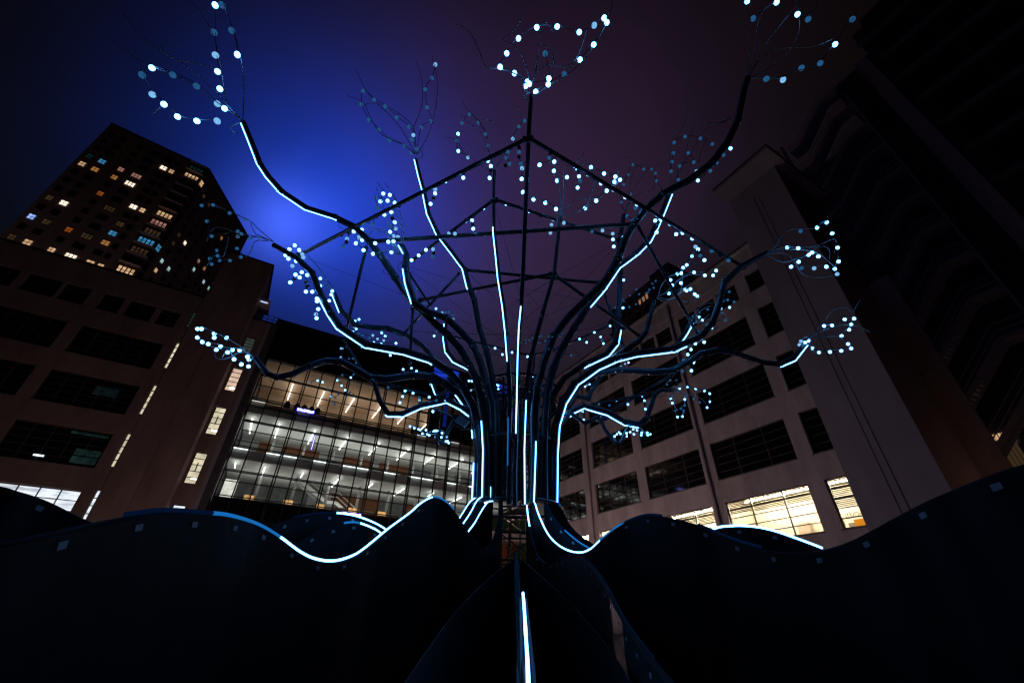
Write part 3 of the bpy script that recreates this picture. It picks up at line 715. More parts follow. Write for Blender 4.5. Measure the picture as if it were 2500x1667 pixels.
lit_front = {(1.8, 63.3): 'y', (3.2, 63.3): 'a', (3.2, 65.6): 'b', (1.0, 65.6): 't', (5.3, 65.7): 'p', (7.5, 65.7): 'p', (5.3, 63.4): 'a', (7.5, 63.6): 'w', (9.8, 70.4): 'w', (11.0, 70.4): 'y',
             (5.3, 59.1): 'o', (1.0, 54.5): 'd', (2.5, 54.5): 'w', (9.8, 59.4): 'w', (11.0, 59.4): 'y', (1.0, 50.1): 'B', (5.3, 50.3): 'o', (9.8, 52.6): 'b', (9.8, 50.4): 'a', (7.5, 57.2): 'd',
             (1.0, 45.9): 'd', (2.5, 45.9): 'y', (5.3, 45.9): 'y', (7.5, 45.9): 'w', (9.8, 45.9): 'y', (11.0, 45.9): 'y', (2.5, 50.1): 'd', (9.8, 54.8): 'd', (7.5, 50.4): 'd'}
colsF = [(1.0, .85), (2.7, 1.0), (5.3, .85), (7.5, 1.5), (9.8, 1.1), (11.05, .8)]
for ri in range(14):
    z = 43.7 + pitch * ri * 1.0
    if z > 74: break
    for (s, w) in colsF:
        code = 'k'
        for (ls, lz), c in lit_front.items():
            if abs(lz - z) < 1.12 and abs(ls - s) < 0.95: code = c
        put_win(hr, P1, P0, P1, s * k1, z * k1, w * k1, 1.05 * k1, code, 3 if w > 1.2 else 2, 2)
bal = {70.9: 'y', 60.1: 'y', 57.7: 'p', 55.6: 'd', 53.2: 'b', 50.8: 'd', 46.6: 'y', 73.8: 't'}
for ri in range(14):
    z = 44.4 + pitch * ri
    code = 'k'
    for bz, c in bal.items():
        if abs(bz - z) < 1.11: code = c
    o = put_win(hr, P1, P0, P1, 13.95 * k1, z * k1, 2.5 * k1, 1.5 * k1, code, 4, 2, 'balcony_glazing')
    put_win(hr, P1, P1, P2, 0.55 * k1, z * k1, 0.9 * k1, 1.5 * k1, code if code in 'byd' and ri % 2 == 0 else 'k', 2, 2, 'balcony_glazing')
lit_r = {(2.6, 70.2): 'd', (4.6, 69.8): 'd', (11.6, 66.9): 'a', (14.9, 71.3): 'o', (12.9, 73.4): 'd', (2.6, 59.1): 'd', (5.1, 58.7): 'w', (2.5, 52.5): 'c', (2.5, 50.2): 'y', (4.4, 52.3): 'c', (9.3, 58.4): 'p',
         (9.3, 56.2): 'c', (11.4, 58.2): 'a', (12.9, 56.2): 'c', (14.9, 56.2): 'c', (2.5, 56.9): 'd'}
for ri in range(14):
    z = 43.3 + 2.2 * ri
    if z > 73.5: break
    for s in (2.5, 4.5, 6.3, 9.3, 11.4, 12.9, 14.9, 16.6):
        code = 'k'
        for (ls, lz), c in lit_r.items():
            if abs(lz - z) < 1.1 and abs(ls - s) < 0.7: code = c
        put_win(hr, P1, P1, P2, s * k1, z * k1, 0.62 * k1, 0.92 * k1, code, 2, 1)
dF = (P1 - P0).normalized(); dR = (P2 - P1).normalized()
for ri in range(15):
    g = MB(); z = (43.5 + pitch * ri) * k1 + CAMZ
    a = P0 + dF * 12.6 * k1 - P1; g.bar((a.x + dF.y * .5, a.y - dF.x * .5, z), (dF.y * .5, -dF.x * .5, z), 0.9, 0.14)
    g.build('balcony_slab', m_highrise, hr)
g = MB(); g.bar((P0.x - P1.x, P0.y - P1.y, H + .1), (0, 0, H + .1), 0.6, 0.25); g.bar((0, 0, H + .1), (P2.x - P1.x, P2.y - P1.y, H + .1), 0.6, 0.25)
g.build('coping', m_coping, hr)

# ------------------------------------------------------------------ far high-rise behind the factory
fr = Bld('distant_highrise', 'distant high-rise with a black top block rising behind the factory roof', 'building', 66, 52)
fr.mb('top_block', [(60, 72, 39.5, 44.7, 50, 63.4)], m_darkc)
fr.mb('wall', [(60.6, 78, 36.4, 39.3, -CAMZ, 57.5), (60.3, 76, 44.9, 58.0, -CAMZ, 62.6), (60.4, 72, 39.5, 44.7, -CAMZ, 50)], m_highrise2)
for ri in range(7):
    for ci in range(5):
        code = 'k'
        if ri == 6 and ci in (0,): code = 'd'
        a = 46.6 + ci * 2.3; z = 58.8 - (6 - ri) * 2.9
        m = m_dark_glass
        w = fr.box('window', 60.2, 60.29, a, a + 1.2, z - 0.8, z + 0.9, m)
for a, z in ((46.2, 59.0), (47.15, 58.9), (48.3, 58.9)):
    fr.box('window', 60.14, 60.19, a, a + 0.55, z - 0.5, z + 0.8, emis('far_orange_window', (1, .42, .18), 0.28, 0.3, 2))
fr.box('window', 60.42, 60.58, 41.2, 42.6, 49.0, 49.8, emis('far_orange_window', (1, .42, .18), 0.28))
for ri in range(5): fr.box('balcony_slab', 59.3, 60.3, 49.5, 58, 44.5 + ri * 3.6, 44.8 + ri * 3.6, m_highrise2)

# ------------------------------------------------------------------ the steel light tree
AX = Vector((0.13, 8.1, 0))                                 # trunk axis
tree = thing('light_tree', 'black steel sculpture of a tree with glowing white LED lines along branches and roots', 'sculpture', (AX.x, AX.y, 0))
def T(p): return Vector(p) - AX
def outward(p, t):
    t = -t                       # from the foot to the tip
    r = Vector((p.x - AX.x, p.y - AX.y, 0)); r = r.normalized() if r.length > 0.05 else Vector((0, -1, 0))
    n = r * t.z - Vector((0, 0, 1)) * t.dot(r)
    if n.length < 0.05: n = -Vector((0, 0, 1)) + r * 0.3
    n = n - t * n.dot(t); return n.normalized()
def lerp_path(pts, i):
    k = max(0, min(int(i), len(pts) - 2)); return pts[k].lerp(pts[k + 1], i - k)
def branch(nodes, r0, r1, strips=(), seg=10, bolts=True, side=None, flip=False):
    """nodes from the tip down to the foot of the trunk; strips: (from node, to node, material)"""
    nd = fill_depth(nodes); pts = [at(*n) for n in nd]
    r0 *= 0.76; r1 *= 0.80
    n = len(pts); rad = [r0 + (r1 - r0) * min(1, i / (n * 0.45)) for i in range(n)]
    part = group_part('branch', tree); part.location = T(pts[0]); o0 = pts[0]
    # steel sleeve pieces between the kinks, each a little proud of the next
    g = MB(); q = []; rr = []
    for i in range(n - 1):
        a, b = pts[i], pts[i + 1]; d = (b - a); L = d.length
        if i == 0: q.append(a); rr.append(rad[0])
        if L > 0.3:
            q += [a + d * 0.08, a + d * 0.92]; rr += [rad[i] * .97, rad[i + 1] * 0.97]
        if i < n - 2: q.append(b); rr.append(rad[i + 1])
    q.append(pts[-1]); rr.append(rad[-1])
    g.tube([p - o0 for p in q], rr, seg)
    g.build('tube', m_tube, part, True)
    # collars at the joints
    joints = []
    for i in range(1, n - 1):
        if i % 2 == 0 and i < n - 2:
            d = (pts[i + 1] - pts[i - 1]).normalized(); g = MB()
            g.tube([pts[i] - d * .035 - o0, pts[i] + d * .035 - o0], rad[i] * 1.10, seg); g.build('collar', m_tube, part, True)
            joints.append(i)
    def surf(i):
        k = max(0, min(int(i), n - 2)); p = lerp_path(pts, i); t = (pts[k + 1] - pts[k]).normalized()
        kk = min(k + 1, n - 2); t2 = (pts[kk + 1] - pts[kk]).normalized(); f = i - k
        tt = (t * (1 - f * 0.5) + t2 * f * 0.5).normalized()
        nn = outward(p, tt)
        if side is not None: nn = (nn + Vector(side)).normalized()
        r = rad[k] * (1 - f) + rad[min(k + 1, n - 1)] * f
        return p + nn * (r + 0.010), nn, tt
    for a, b, mm in strips:
        idx = [a] + [i for i in range(int(a) + 1, int(math.ceil(b)))] + [b]
        fine = []
        for i, j in zip(idx, idx[1:]):
            for s in range(4): fine.append(i + (j - i) * s / 4)
        fine.append(b)
        g = MB(); g.tube([surf(i)[0] - o0 for i in fine], 0.0105, 6); g.build('led_strip', mm, part, True)
    if bolts:
        g = MB(); i = 0.2
        while i < n - 1.1:
            k = int(i); L = (pts[k + 1] - pts[k]).length
            if not any(a - .05 < i < b + .05 for a, b, mm in strips):
                p, nn, tt = surf(i); s = tt.cross(nn)
                g.bar(p - nn * 0.020 - tt * 0.013 + s * 0.01 - o0, p - nn * 0.020 + tt * 0.013 + s * 0.01 - o0, 0.020, 0.012)
            i += 0.30 / max(L, 0.15)
        for i in joints:
            if i >= n - 2.2: continue
            p, nn, tt = surf(i); s = tt.cross(nn)
            for a_ in (-.07, .07):
                for b_ in (-.5, .5):
                    c = p - nn * .012 + tt * a_ + s * b_ * rad[i]; g.bar(c - tt * .009 - o0, c + tt * .009 - o0, .018, .014)
        if g.f: o = g.build('bolts', m_bolt, part); o['kind'] = 'stuff'
    if bolts and r0 > 0.04:             # loose cable loops tied along the tube
        for q_ in range(4):
            i = random.uniform(0.5, max(1.0, n - 4)); p, nn, tt = surf(i); s = tt.cross(nn); h = random.uniform(.05, .13); w_ = random.uniform(.05, .14)
            lp = [p - nn * .02 - tt * w_, p + nn * h * .6 - tt * w_ * .7 + s * .03, p + nn * h + s * .05, p + nn * h * .5 + tt * w_ * .8 + s * .02, p - nn * .02 + tt * w_]
            g = MB(); g.tube([c - o0 for c in catmull(lp, 5)], 0.0045, 4); g.build('cable', m_cable, part, True)
    part['o'] = tuple(o0)
    return part
def kf(x0, y0, s=3.92): return lambda p: (x0 + p[0] / s, y0 + p[1] / s)
c1 = kf(200, 0); c2 = kf(800, 0); c3 = kf(1100, 0); c4 = kf(1600, 0); cg = kf(400, 400); ca = kf(800, 350); cG = kf(1300, 350)
cB = kf(1700, 400); ce = kf(400, 700); cJ = kf(900, 700); cK = kf(1350, 700); cD = kf(1800, 700); cZ = kf(1480, 600, 9.39); c20 = kf(850, 950, 6.72)
W = m_led; Bl = m_led2; Fn = m_led3

b1 = branch([(594, 298, 5.0), (613, 344), (636, 402), (656, 432), (690, 470), (749, 509), (818, 531), (869, 556, 6.3), (904, 591), (935, 632), (964, 676), (991, 716), (1022, 750), (1060, 788), (1092, 817), (1124, 853), (1144, 888), (1162, 925), (1174, 970), (1184, 1030, 7.55), (1188, 1100), (1186, 1216, 7.5)],
            0.07, 0.10, [(0.1, 6.2, W), (19, 21, W)], side=(-.35, -.3, 0))
b2 = branch([(979, 598, 6.4), (992, 622), (990, 650), (997, 694), (1012, 740), (1045, 762), (1089, 776), (1124, 808), (1153, 840), (1173, 886), (1187, 932), (1203, 985), (1207, 1100, 7.6), (1205, 1222, 7.6)],
            0.085, 0.09, [(0.1, 1.0, W), (2.2, 4.0, W), (12.75, 13, W)], side=(-.6, -.4, 0))
b3 = branch([(1015, 388, 5.6), (1024, 426), (1035, 466), (1047, 524), (1070, 573), (1107, 621), (1134, 658, 6.8), (1145, 702), (1158, 733), (1170, 802), (1188, 858), (1201, 917), (1212, 975), (1220, 1100, 7.7), (1219, 1225, 7.7)],
            0.05, 0.075, [(0.1, 7.2, W)], side=(-.6, -.3, 0))
b4 = branch([(1207, 417, 5.6), (1206, 478), (1206, 567), (1213, 631), (1218, 682), (1229, 750), (1236, 815), (1241, 884), (1245, 968), (1243, 1100, 7.3), (1243, 1232, 7.3)],
            0.045, 0.06, [(1.9, 7.0, W), (8.4, 9.3, Bl)], side=(-.5, -.4, 0))
b5 = branch([(1297, 232, 4.1), (1292, 306), (1288, 400), (1281, 554), (1277, 656), (1272, 750), (1267, 802), (1264, 880), (1262, 981, 7.2), (1260, 1060), (1257, 1150), (1257, 1238, 7.2)],
            0.055, 0.055, [(5.0, 9.0, W)], side=(-.15, -.8, 0))
b6 = branch([(1368, 530, 6.2), (1361, 592), (1353, 669), (1338, 720), (1325, 764), (1309, 822), (1295, 879), (1288, 930), (1283, 985, 7.3), (1279, 1100, 7.25), (1280, 1232, 7.25)],
            0.05, 0.06, [(7.9, 10.0, W)], side=(.1, -.8, 0))
b7 = branch([(1523, 525, 7.3), (1512, 592), (1514, 669), (1512, 733), (1509, 776), (1508, 807), (1502, 838), (1481, 864), (1426, 890), (1378, 923), (1352, 962), (1330, 1010), (1320, 1100, 7.9), (1318, 1225, 7.9)],
            0.075, 0.085, [(0.0, 0.1, Bl), (4.95, 8.1, W)])
b8 = branch([(1826, 190, 4.1), (1814, 232), (1801, 294), (1777, 345), (1738, 398), (1683, 440), (1619, 473), (1573, 514, 5.8), (1547, 548), (1525, 586), (1509, 632), (1479, 683), (1436, 728), (1388, 774), (1352, 820), (1328, 884), (1312, 945), (1306, 1010), (1303, 1110, 7.35), (1299, 1228, 7.35)],
            0.085, 0.10, [(17.7, 19, W)], side=(.2, -.6, 0))
b9 = branch([(1634, 476, 6.6), (1617, 518), (1600, 556), (1582, 590), (1552, 620), (1506, 655), (1470, 708), (1430, 755), (1402, 800), (1370, 852), (1350, 900), (1335, 960), (1330, 1030), (1328, 1110, 7.6), (1328, 1226, 7.6)],
            0.085, 0.095, [(0.0, 6.9, W)], side=(.25, -.3, 0))
b9b = branch([(1425, 775, 8.0), (1402, 806), (1376, 852), (1360, 886), (1345, 930), (1338, 1000, 7.9), (1336, 1220, 7.9)], 0.05, 0.07, [(0.9, 3.0, W)], side=(-.9, -.3, 0))
b10 = branch([(1871, 618, 7.0), (1810, 650), (1769, 688), (1755, 745), (1738, 789), (1711, 821), (1643, 852), (1549, 864), (1503, 876), (1457, 897), (1404, 936), (1374, 984), (1357, 1040), (1352, 1110, 7.7), (1350, 1224, 7.75)],
             0.085, 0.10, [(5.6, 14.0, W)], side=(.15, -.2, -.2))
b10b = branch([(1690, 782, 7.5), (1672, 812), (1646, 850, 7.5)], 0.06, 0.07, [(0.2, 1.8, W)], bolts=False)
b10c = branch([(1598, 735, 7.4), (1586, 776), (1577, 810), (1562, 830), (1529, 854), (1503, 872), (1470, 893, 7.6)], 0.06, 0.09)
b11 = branch([(1966, 838, 7.3), (1937, 875), (1904, 889), (1860, 884), (1796, 862), (1755, 854), (1712, 863), (1677, 885), (1638, 905), (1592, 908), (1508, 902), (1452, 912), (1412, 942), (1380, 990), (1362, 1050), (1358, 1120, 7.9), (1356, 1224, 7.9)],
             0.065, 0.09, [(0.0, 2.0, W)], side=(0, 0, -.4))
b12 = branch([(1643, 952, 7.6), (1612, 952), (1598, 964), (1588, 993), (1577, 1022), (1559, 1036), (1526, 1030), (1483, 1006), (1424, 990), (1394, 1004), (1372, 1030, 7.7)],
             0.055, 0.075, [(5.0, 9.3, W)], side=(0, -.1, -.6))
b13 = branch([(1527, 1058, 7.2), (1515, 1082), (1503, 1080), (1478, 1050), (1462, 1018), (1427, 1034), (1396, 1010), (1376, 1006, 7.6)], 0.04, 0.05)
b14 = branch([(622, 873, 6.9), (652, 912), (676, 921), (714, 913), (757, 893), (798, 880), (834, 883), (872, 903), (905, 923), (941, 926), (1007, 916), (1053, 918), (1086, 936), (1121, 962), (1148, 1000), (1162, 1050), (1168, 1110, 7.95), (1164, 1218, 7.95)],
             0.065, 0.10, [(13.0, 14.1, W), (15.0, 15.35, W), (16.2, 17.0, W)], side=(-.6, -.4, 0))
b15 = branch([(906, 926, 7.2), (916, 940), (926, 976), (947, 1010), (982, 1010), (1028, 990), (1092, 977), (1126, 994), (1150, 1012, 7.7)], 0.055, 0.07, [(2.9, 7.9, W)], side=(0, -.2, -.5), bolts=False)
b16 = branch([(668, 598, 6.6), (724, 629), (762, 666), (783, 719), (808, 766), (829, 797), (895, 841), (989, 858), (1053, 879), (1096, 908), (1130, 945), (1154, 990), (1166, 1040), (1176, 1110, 7.8), (1173, 1216, 7.8)],
             0.075, 0.10, [(3.1, 8.2, W)], side=(-.3, -.1, -.3))
b17 = branch([(814, 712, 8.2), (834, 760), (866, 792), (905, 799), (946, 802), (989, 817), (1033, 847), (1060, 880, 8.1)], 0.07, 0.085, [(0.1, 1.0, W)], side=(-.6, 0, 0))
b18 = branch([(1089, 786, 8.3), (1087, 828), (1092, 858), (1110, 881), (1140, 896), (1160, 908, 8.0)], 0.05, 0.06, [(0.1, 4.6, W)], side=(-.8, -.2, -.2), bolts=False)
b19 = branch([(1309, 822, 8.6), (1305, 853), (1303, 895), (1296, 925), (1290, 950, 8.3)], 0.03, 0.035, [(2.6, 3.2, W)], bolts=False)
b20 = branch([(1064, 1056, 7.4), (1068, 1080), (1078, 1080), (1108, 1026), (1124, 1022, 7.6)], 0.035, 0.045, bolts=False)
b21 = branch([(1058, 937, 8.4), (1067, 963), (1080, 960), (1096, 950, 8.3)], 0.045, 0.05, [(0.0, 1.2, W)], side=(-.5, -.3, -.3), bolts=False)
b22 = branch([(1470, 915, 8.6), (1443, 955), (1436, 973), (1405, 966), (1388, 995, 8.2)], 0.06, 0.07)
for (x0, x1, xm, Y) in ((1196, 1212, 1210, 8.8), (1228, 1232, 1231, 8.9), (1268, 1268, 1268, 8.95), (1300, 1294, 1296, 8.9), (1322, 1312, 1312, 8.5), (1344, 1340, 1340, 8.2), (1182, 1194, 1192, 8.4)):
    branch([(x0, 925, Y), (xm, 1010), (x1, 1110), (x1, 1224, Y)], 0.05, 0.06, bolts=False)

# central lattice mast inside the trunk, with its rings
lat = group_part('lattice_mast', tree)
hw = 0.30
legs = [(-hw, -hw), (hw, -hw), (hw, hw), (-hw, hw)]
for (x, y) in legs:
    g = MB(); g.tube([(x, y, 0.0), (x, y, 5.3)], 0.028, 6); g.build('mast_leg', m_tube, lat, True)
g = MB(); z = 0.2; k = 0
while z < 5.1:
    for i in range(4):
        a, b = legs[i], legs[(i + 1) % 4]
        g.bar((*a, z), (*b, z), 0.03)
        if k % 2: g.bar((*a, z), (*b, z + 0.42), 0.022)
        else: g.bar((*b, z), (*a, z + 0.42), 0.022)
    z += 0.42; k += 1
g.build('mast_brace', m_tube, lat)
for zr, rr in ((5.08, 0.86), (4.75, 0.84), (3.9, 0.80), (2.75, 0.82)):
    g = MB(); pts = [(rr * math.cos(a), rr * math.sin(a), zr) for a in [2 * math.pi * i / 24 for i in range(25)]]
    g.tube(pts, 0.028, 6, caps=False); g.build('ring', m_tube, tree, True)
g = MB()
for i in range(8):
    a = 2 * math.pi * i / 8 + .2
    g.bar((hw * math.cos(a), hw * math.sin(a), 5.08), (0.86 * math.cos(a), .86 * math.sin(a), 5.08), 0.04)
    g.bar((hw * math.cos(a), hw * math.sin(a), 4.1), (0.86 * math.cos(a), .86 * math.sin(a), 4.75), 0.03)
g.build('spoke', m_tube, tree)

# beams that brace the crown
def beam(a, b, r=0.04, name='crown_beam'):
    pa, pb = at(*a), at(*b); g = MB(); g.tube([Vector((0, 0, 0)), pb - pa], r, 8)
    o = g.build(name, m_tube, tree, True); o.location = T(pa)
    # short flange plates at both ends
    d = (pb - pa).normalized()
    for e in (d * 0.05, (pb - pa) - d * 0.05):
        f = MB(); f.tube([e - d * .02, e + d * .02], r * 1.7, 8); f.build('flange', m_tube, o, True)
    return o
beam((724, 626, 7.15), (1288, 338, 4.27), .042); beam((1290, 336, 4.27), (1818, 654, 7.2), .042)
beam((904, 590, 6.4), (1551, 547, 6.0), .045)
beam((1207, 487, 5.62), (1003, 638, 6.9), .035); beam((1207, 487, 5.62), (1514, 588, 7.2), .035)
beam((1133, 659, 6.8), (1465, 691, 7.0), .035); beam((1020, 734, 7.3), (1350, 668, 6.7), .036)
beam((1352, 670, 6.7), (1566, 824, 7.5), .038); beam((895, 600, 6.4), (844, 812, 7.6), .032); beam((1556, 550, 6.0), (1706, 822, 7.5), .034)
beam((1126, 662, 6.8), (982, 818, 8.0), .03); beam((1472, 706, 7.2), (1523, 850, 7.7), .032); beam((1008, 748, 7.35), (1000, 890, 7.8), .03)
beam((1108, 822, 9.9), (1295, 868, 10.6), .03); beam((1298, 868, 10.6), (1356, 853, 10.3), .03); beam((1358, 852, 10.3), (1492, 792, 9.2), .03)
beam((997, 664, 7.6), (1052, 748, 8.2), .028); beam((912, 928, 7.3), (1112, 980, 7.7), .028); beam((1442, 988, 7.8), (1600, 958, 7.7), .028)
beam((1470, 1016, 7.9), (1646, 912, 7.5), .028); beam((837, 828, 7.7), (892, 912, 7.5), .02); beam((1060, 996, 7.6), (1122, 1026, 7.7), .02)
# thin guy wires inside the crown
wires = [((744, 629, 7.2), (1001, 726, 8.0)), ((750, 620, 7.2), (812, 700, 8.2)), ((1212, 512, 5.7), (1290, 800, 9.6)), ((1000, 652, 7.0), (1300, 742, 9.3)), ((1003, 660, 7.0), (1235, 838, 9.8)),
         ((1500, 595, 7.0), (1240, 745, 9.4)), ((1505, 600, 7.0), (1350, 762, 9.3)), ((1364, 672, 6.8), (1150, 810, 9.3)), ((1140, 664, 6.9), (1330, 840, 9.8)), ((1040, 812, 8.6), (1440, 820, 9.4)),
         ((1070, 875, 8.9), (1350, 858, 9.8)), ((1090, 890, 8.9), (1490, 788, 9.2)), ((1000, 740, 7.8), (1290, 838, 9.8)), ((1150, 884, 8.8), (1380, 700, 7.8)), ((1260, 700, 8.4), (1560, 760, 8.8)),
         ((1222, 905, 8.6), (1330, 780, 9.0)), ((1290, 790, 9.4), (1430, 730, 8.2)), ((1275, 700, 8.4), (1440, 900, 9.2)), ((1700, 672, 7.6), (1530, 765, 8.6)), ((1810, 662, 7.2), (1640, 700, 8.0)),
         ((1280, 560, 6.6), (1276, 790, 9.5)), ((1000, 808, 8.2), (1300, 822, 9.6))]
for a, b in wires:
    pa, pb = at(*a), at(*b); g = MB(); g.tube([Vector((0, 0, 0)), pb - pa], 0.0045, 4); o = g.build('guy_wire', m_cable, tree); o.location = T(pa)

# ------------------------------------------------------------------ root fins
def fin(nodes, lit=(), clips=(), thick=0.035, sub=6, name='root_fin', clip_start=0.0, clip_gap=0.42, smooth=True, rail=True, cs=1.0):
    nd = fill_depth(nodes); pts = [at(*n) for n in nd]; n = len(pts)
    cur = catmull(pts, sub) if smooth else pts
    part = group_part(name, tree); o0 = Vector((pts[0].x, pts[0].y, 0)); part.location = T(o0)
    def nrml(i):
        a, b = cur[max(0, i - 1)], cur[min(len(cur) - 1, i + 1)]; d = Vector((b.x - a.x, b.y - a.y, 0))
        d = d.normalized() if d.length > 1e-4 else Vector((1, 0, 0)); return Vector((-d.y, d.x, 0))
    # steel plates of about 1.1 m, butted with a small gap
    acc_, i0 = 0.0, 0
    def plate(i0, i1):
        v, f = [], []
        for i in range(i0, i1 + 1):
            p = cur[i].copy(); nn = nrml(i)
            if i == i1 and i1 < len(cur) - 1: p = p.lerp(cur[i - 1], 0.04)
            for s in (-1, 1):
                a = p + nn * (s * thick / 2) - o0; v.append(tuple(a)); v.append((a.x, a.y, 0.0))
        m = i1 - i0 + 1
        for i in range(m - 1):
            a = i * 4; b = a + 4
            f += [(a, b, b + 1, a + 1), (b + 2, a + 2, a + 3, b + 3), (a, a + 2, b + 2, b)]
        f += [(0, 1, 3, 2), ((m - 1) * 4, (m - 1) * 4 + 2, (m - 1) * 4 + 3, (m - 1) * 4 + 1)]
        me = bpy.data.meshes.new('steel_plate'); me.from_pydata(v, [], f); me.materials.append(m_plate); link('steel_plate', me, part)
    for i in range(1, len(cur)):
        acc_ += Vector((cur[i].x - cur[i - 1].x, cur[i].y - cur[i - 1].y, 0)).length
        if acc_ > 1.1 or i == len(cur) - 1: plate(i0, i); i0 = i; acc_ = 0
    def P(f): return lerp_path(cur, f * (sub if smooth else 1))
    # rail under the strip and the strip itself
    if rail: g = MB(); g.tube([p + Vector((0, 0, 0.004)) - o0 for p in cur], 0.012, 6); g.build('edge_rail', m_plate, part, True)
    for a, b, mm, r in lit:
        k = max(2, int((b - a) * 6)); g = MB()
        g.tube([P(a + (b - a) * i / k) + Vector((0, 0, 0.026)) - o0 for i in range(k + 1)], r, 8); g.build('led_strip', mm, part, True)
    if clips:
        d = clip_start; L = 0
        for i in range(1, len(cur)):
            s = (cur[i] - cur[i - 1]).length
            while L + s > d:
                t = (d - L) / s; p = cur[i - 1].lerp(cur[i], t); f = (i - 1 + t) / sub
                if clips[0] <= f <= clips[1]:
                    tt = (cur[i] - cur[i - 1]).normalized(); nn = nrml(i)
                    g = MB(); c = p - Vector((0, 0, 0.045)) - o0
                    g.bar(c - tt * 0.024 * cs, c + tt * 0.024 * cs, thick + 0.012, 0.030 * cs); g.build('cable_clip', m_clip, part)
                d += clip_gap
            L += s
    return part
r1 = 0.011
fin([(1226, 1222, 7.35), (1216, 1275, 7.25), (1204, 1318, 7.15), (1190, 1335, 7.05), (1176, 1339, 6.95), (1150, 1311, 6.85), (1120, 1266, 6.75), (1093, 1232, 6.65), (1061, 1217, 6.5), (1030, 1230, 6.2), (1000, 1256, 5.95),
     (946, 1296, 5.5), (883, 1348, 5.0), (845, 1368, 4.75), (806, 1376, 4.5), (765, 1370, 4.25), (727, 1352, 4.0), (680, 1318, 3.7), (627, 1288, 3.4), (560, 1268, 3.0), (500, 1262, 2.75), (398, 1257, 2.4), (300, 1270, 2.15), (204, 1289, 1.95), (100, 1312, 1.75), (0, 1334, 1.6), (-260, 1385, 1.35)],
    lit=[(6.5, 8.2, Bl, .014), (8.2, 17.0, W, r1), (17.0, 19.8, Bl, .012), (19.8, 22.0, Fn, .012)], clips=(9, 25))
fin([(1300, 1226, 7.35), (1306, 1232, 7.3), (1316, 1262, 7.2), (1339, 1309, 7.0), (1370, 1339, 6.75), (1408, 1353, 6.4), (1440, 1346, 6.15), (1472, 1318, 5.9), (1504, 1293, 5.7), (1538, 1274, 5.5), (1578, 1262, 5.2), (1617, 1264, 4.95),
     (1680, 1277, 4.6), (1732, 1297, 4.4), (1783, 1319, 4.15), (1859, 1343, 3.8), (1920, 1353, 3.55), (1990, 1352, 3.3), (2063, 1333, 3.05), (2130, 1302, 2.8), (2206, 1261, 2.6), (2270, 1229, 2.4), (2334, 1202, 2.25), (2420, 1168, 2.05), (2510, 1140, 1.9), (2700, 1090, 1.6)],
    lit=[(0, 6.8, W, r1), (6.8, 8.6, Bl, .012), (8.6, 11, Fn, .012), (12.5, 15, Fn, .012)], clips=(8, 25))
# fin behind on the left, two humps
fin([(1165, 1216, 7.9), (1148, 1228, 7.85), (1128, 1258, 7.8), (1100, 1300, 7.7), (1050, 1345, 7.4), (1000, 1345, 7.1), (946, 1300, 6.8), (908, 1278, 6.6), (857, 1261, 6.3), (793, 1256, 5.9), (717, 1268, 5.4), (643, 1294, 4.9), (560, 1330, 4.5), (460, 1350, 4.1), (350, 1330, 3.8), (270, 1300, 3.55), (204, 1273, 3.35), (110, 1228, 3.1), (40, 1205, 2.9), (-20, 1190, 2.8), (-200, 1170, 2.5)],
    lit=[(0, 3.2, W, r1), (5.5, 8.6, W, .013), (8.6, 10, Fn, .012)], clips=(6, 19), clip_gap=0.40)
fin([(1182, 1214, 7.65), (1166, 1224, 7.6), (1150, 1252, 7.55), (1130, 1282, 7.45), (1090, 1330, 7.2), (1030, 1372, 6.9), (980, 1350, 6.6), (934, 1310, 6.4), (908, 1293, 6.25), (870, 1280, 6.05), (832, 1283, 5.8), (780, 1299, 5.5), (714, 1335, 5.1), (640, 1385, 4.7), (540, 1430, 4.3)],
    lit=[(0, 3.4, W, r1), (6.5, 8.8, W, .013), (8.8, 9.8, Bl, .014)], clips=(6, 13), clip_gap=0.36)
fin([(1203, 1226, 7.45), (1190, 1230, 7.4), (1176, 1250, 7.35), (1158, 1281, 7.3), (1140, 1306, 7.2), (1110, 1360, 7.0), (1070, 1420, 6.7)], lit=[(0, 4.3, W, r1)], clips=(1, 6))
fin([(1329, 1226, 7.5), (1338, 1240, 7.45), (1349, 1262, 7.35), (1365, 1284, 7.25), (1390, 1308, 7.1), (1415, 1328, 6.95), (1440, 1343, 6.8), (1500, 1380, 6.4)], lit=[(0, 3.6, Fn, .012), (3.6, 6.2, Bl, .013)], clips=(0, 6), clip_gap=.3)
fin([(1350, 1222, 7.8), (1360, 1226, 7.75), (1373, 1248, 7.65), (1386, 1275, 7.55), (1410, 1303, 7.4), (1454, 1334, 7.15), (1520, 1372, 6.8), (1600, 1380, 6.4), (1680, 1335, 6.0), (1742, 1297, 5.7), (1786, 1289, 5.5), (1834, 1290, 5.25), (1880, 1298, 5.05), (1930, 1314, 4.85), (1997, 1339, 4.6), (2060, 1365, 4.4), (2140, 1390, 4.1)],
    lit=[(0, 1.6, Bl, .014), (8.6, 10.2, W, .014), (10.2, 14.2, W, r1)], clips=(8, 15), clip_gap=.45)
fin([(1338, 1226, 8.2), (1352, 1236, 8.1), (1376, 1275, 8.0), (1400, 1305, 7.9), (1450, 1338, 7.6), (1510, 1360, 7.2)], lit=[(1, 4, Fn, .01)])
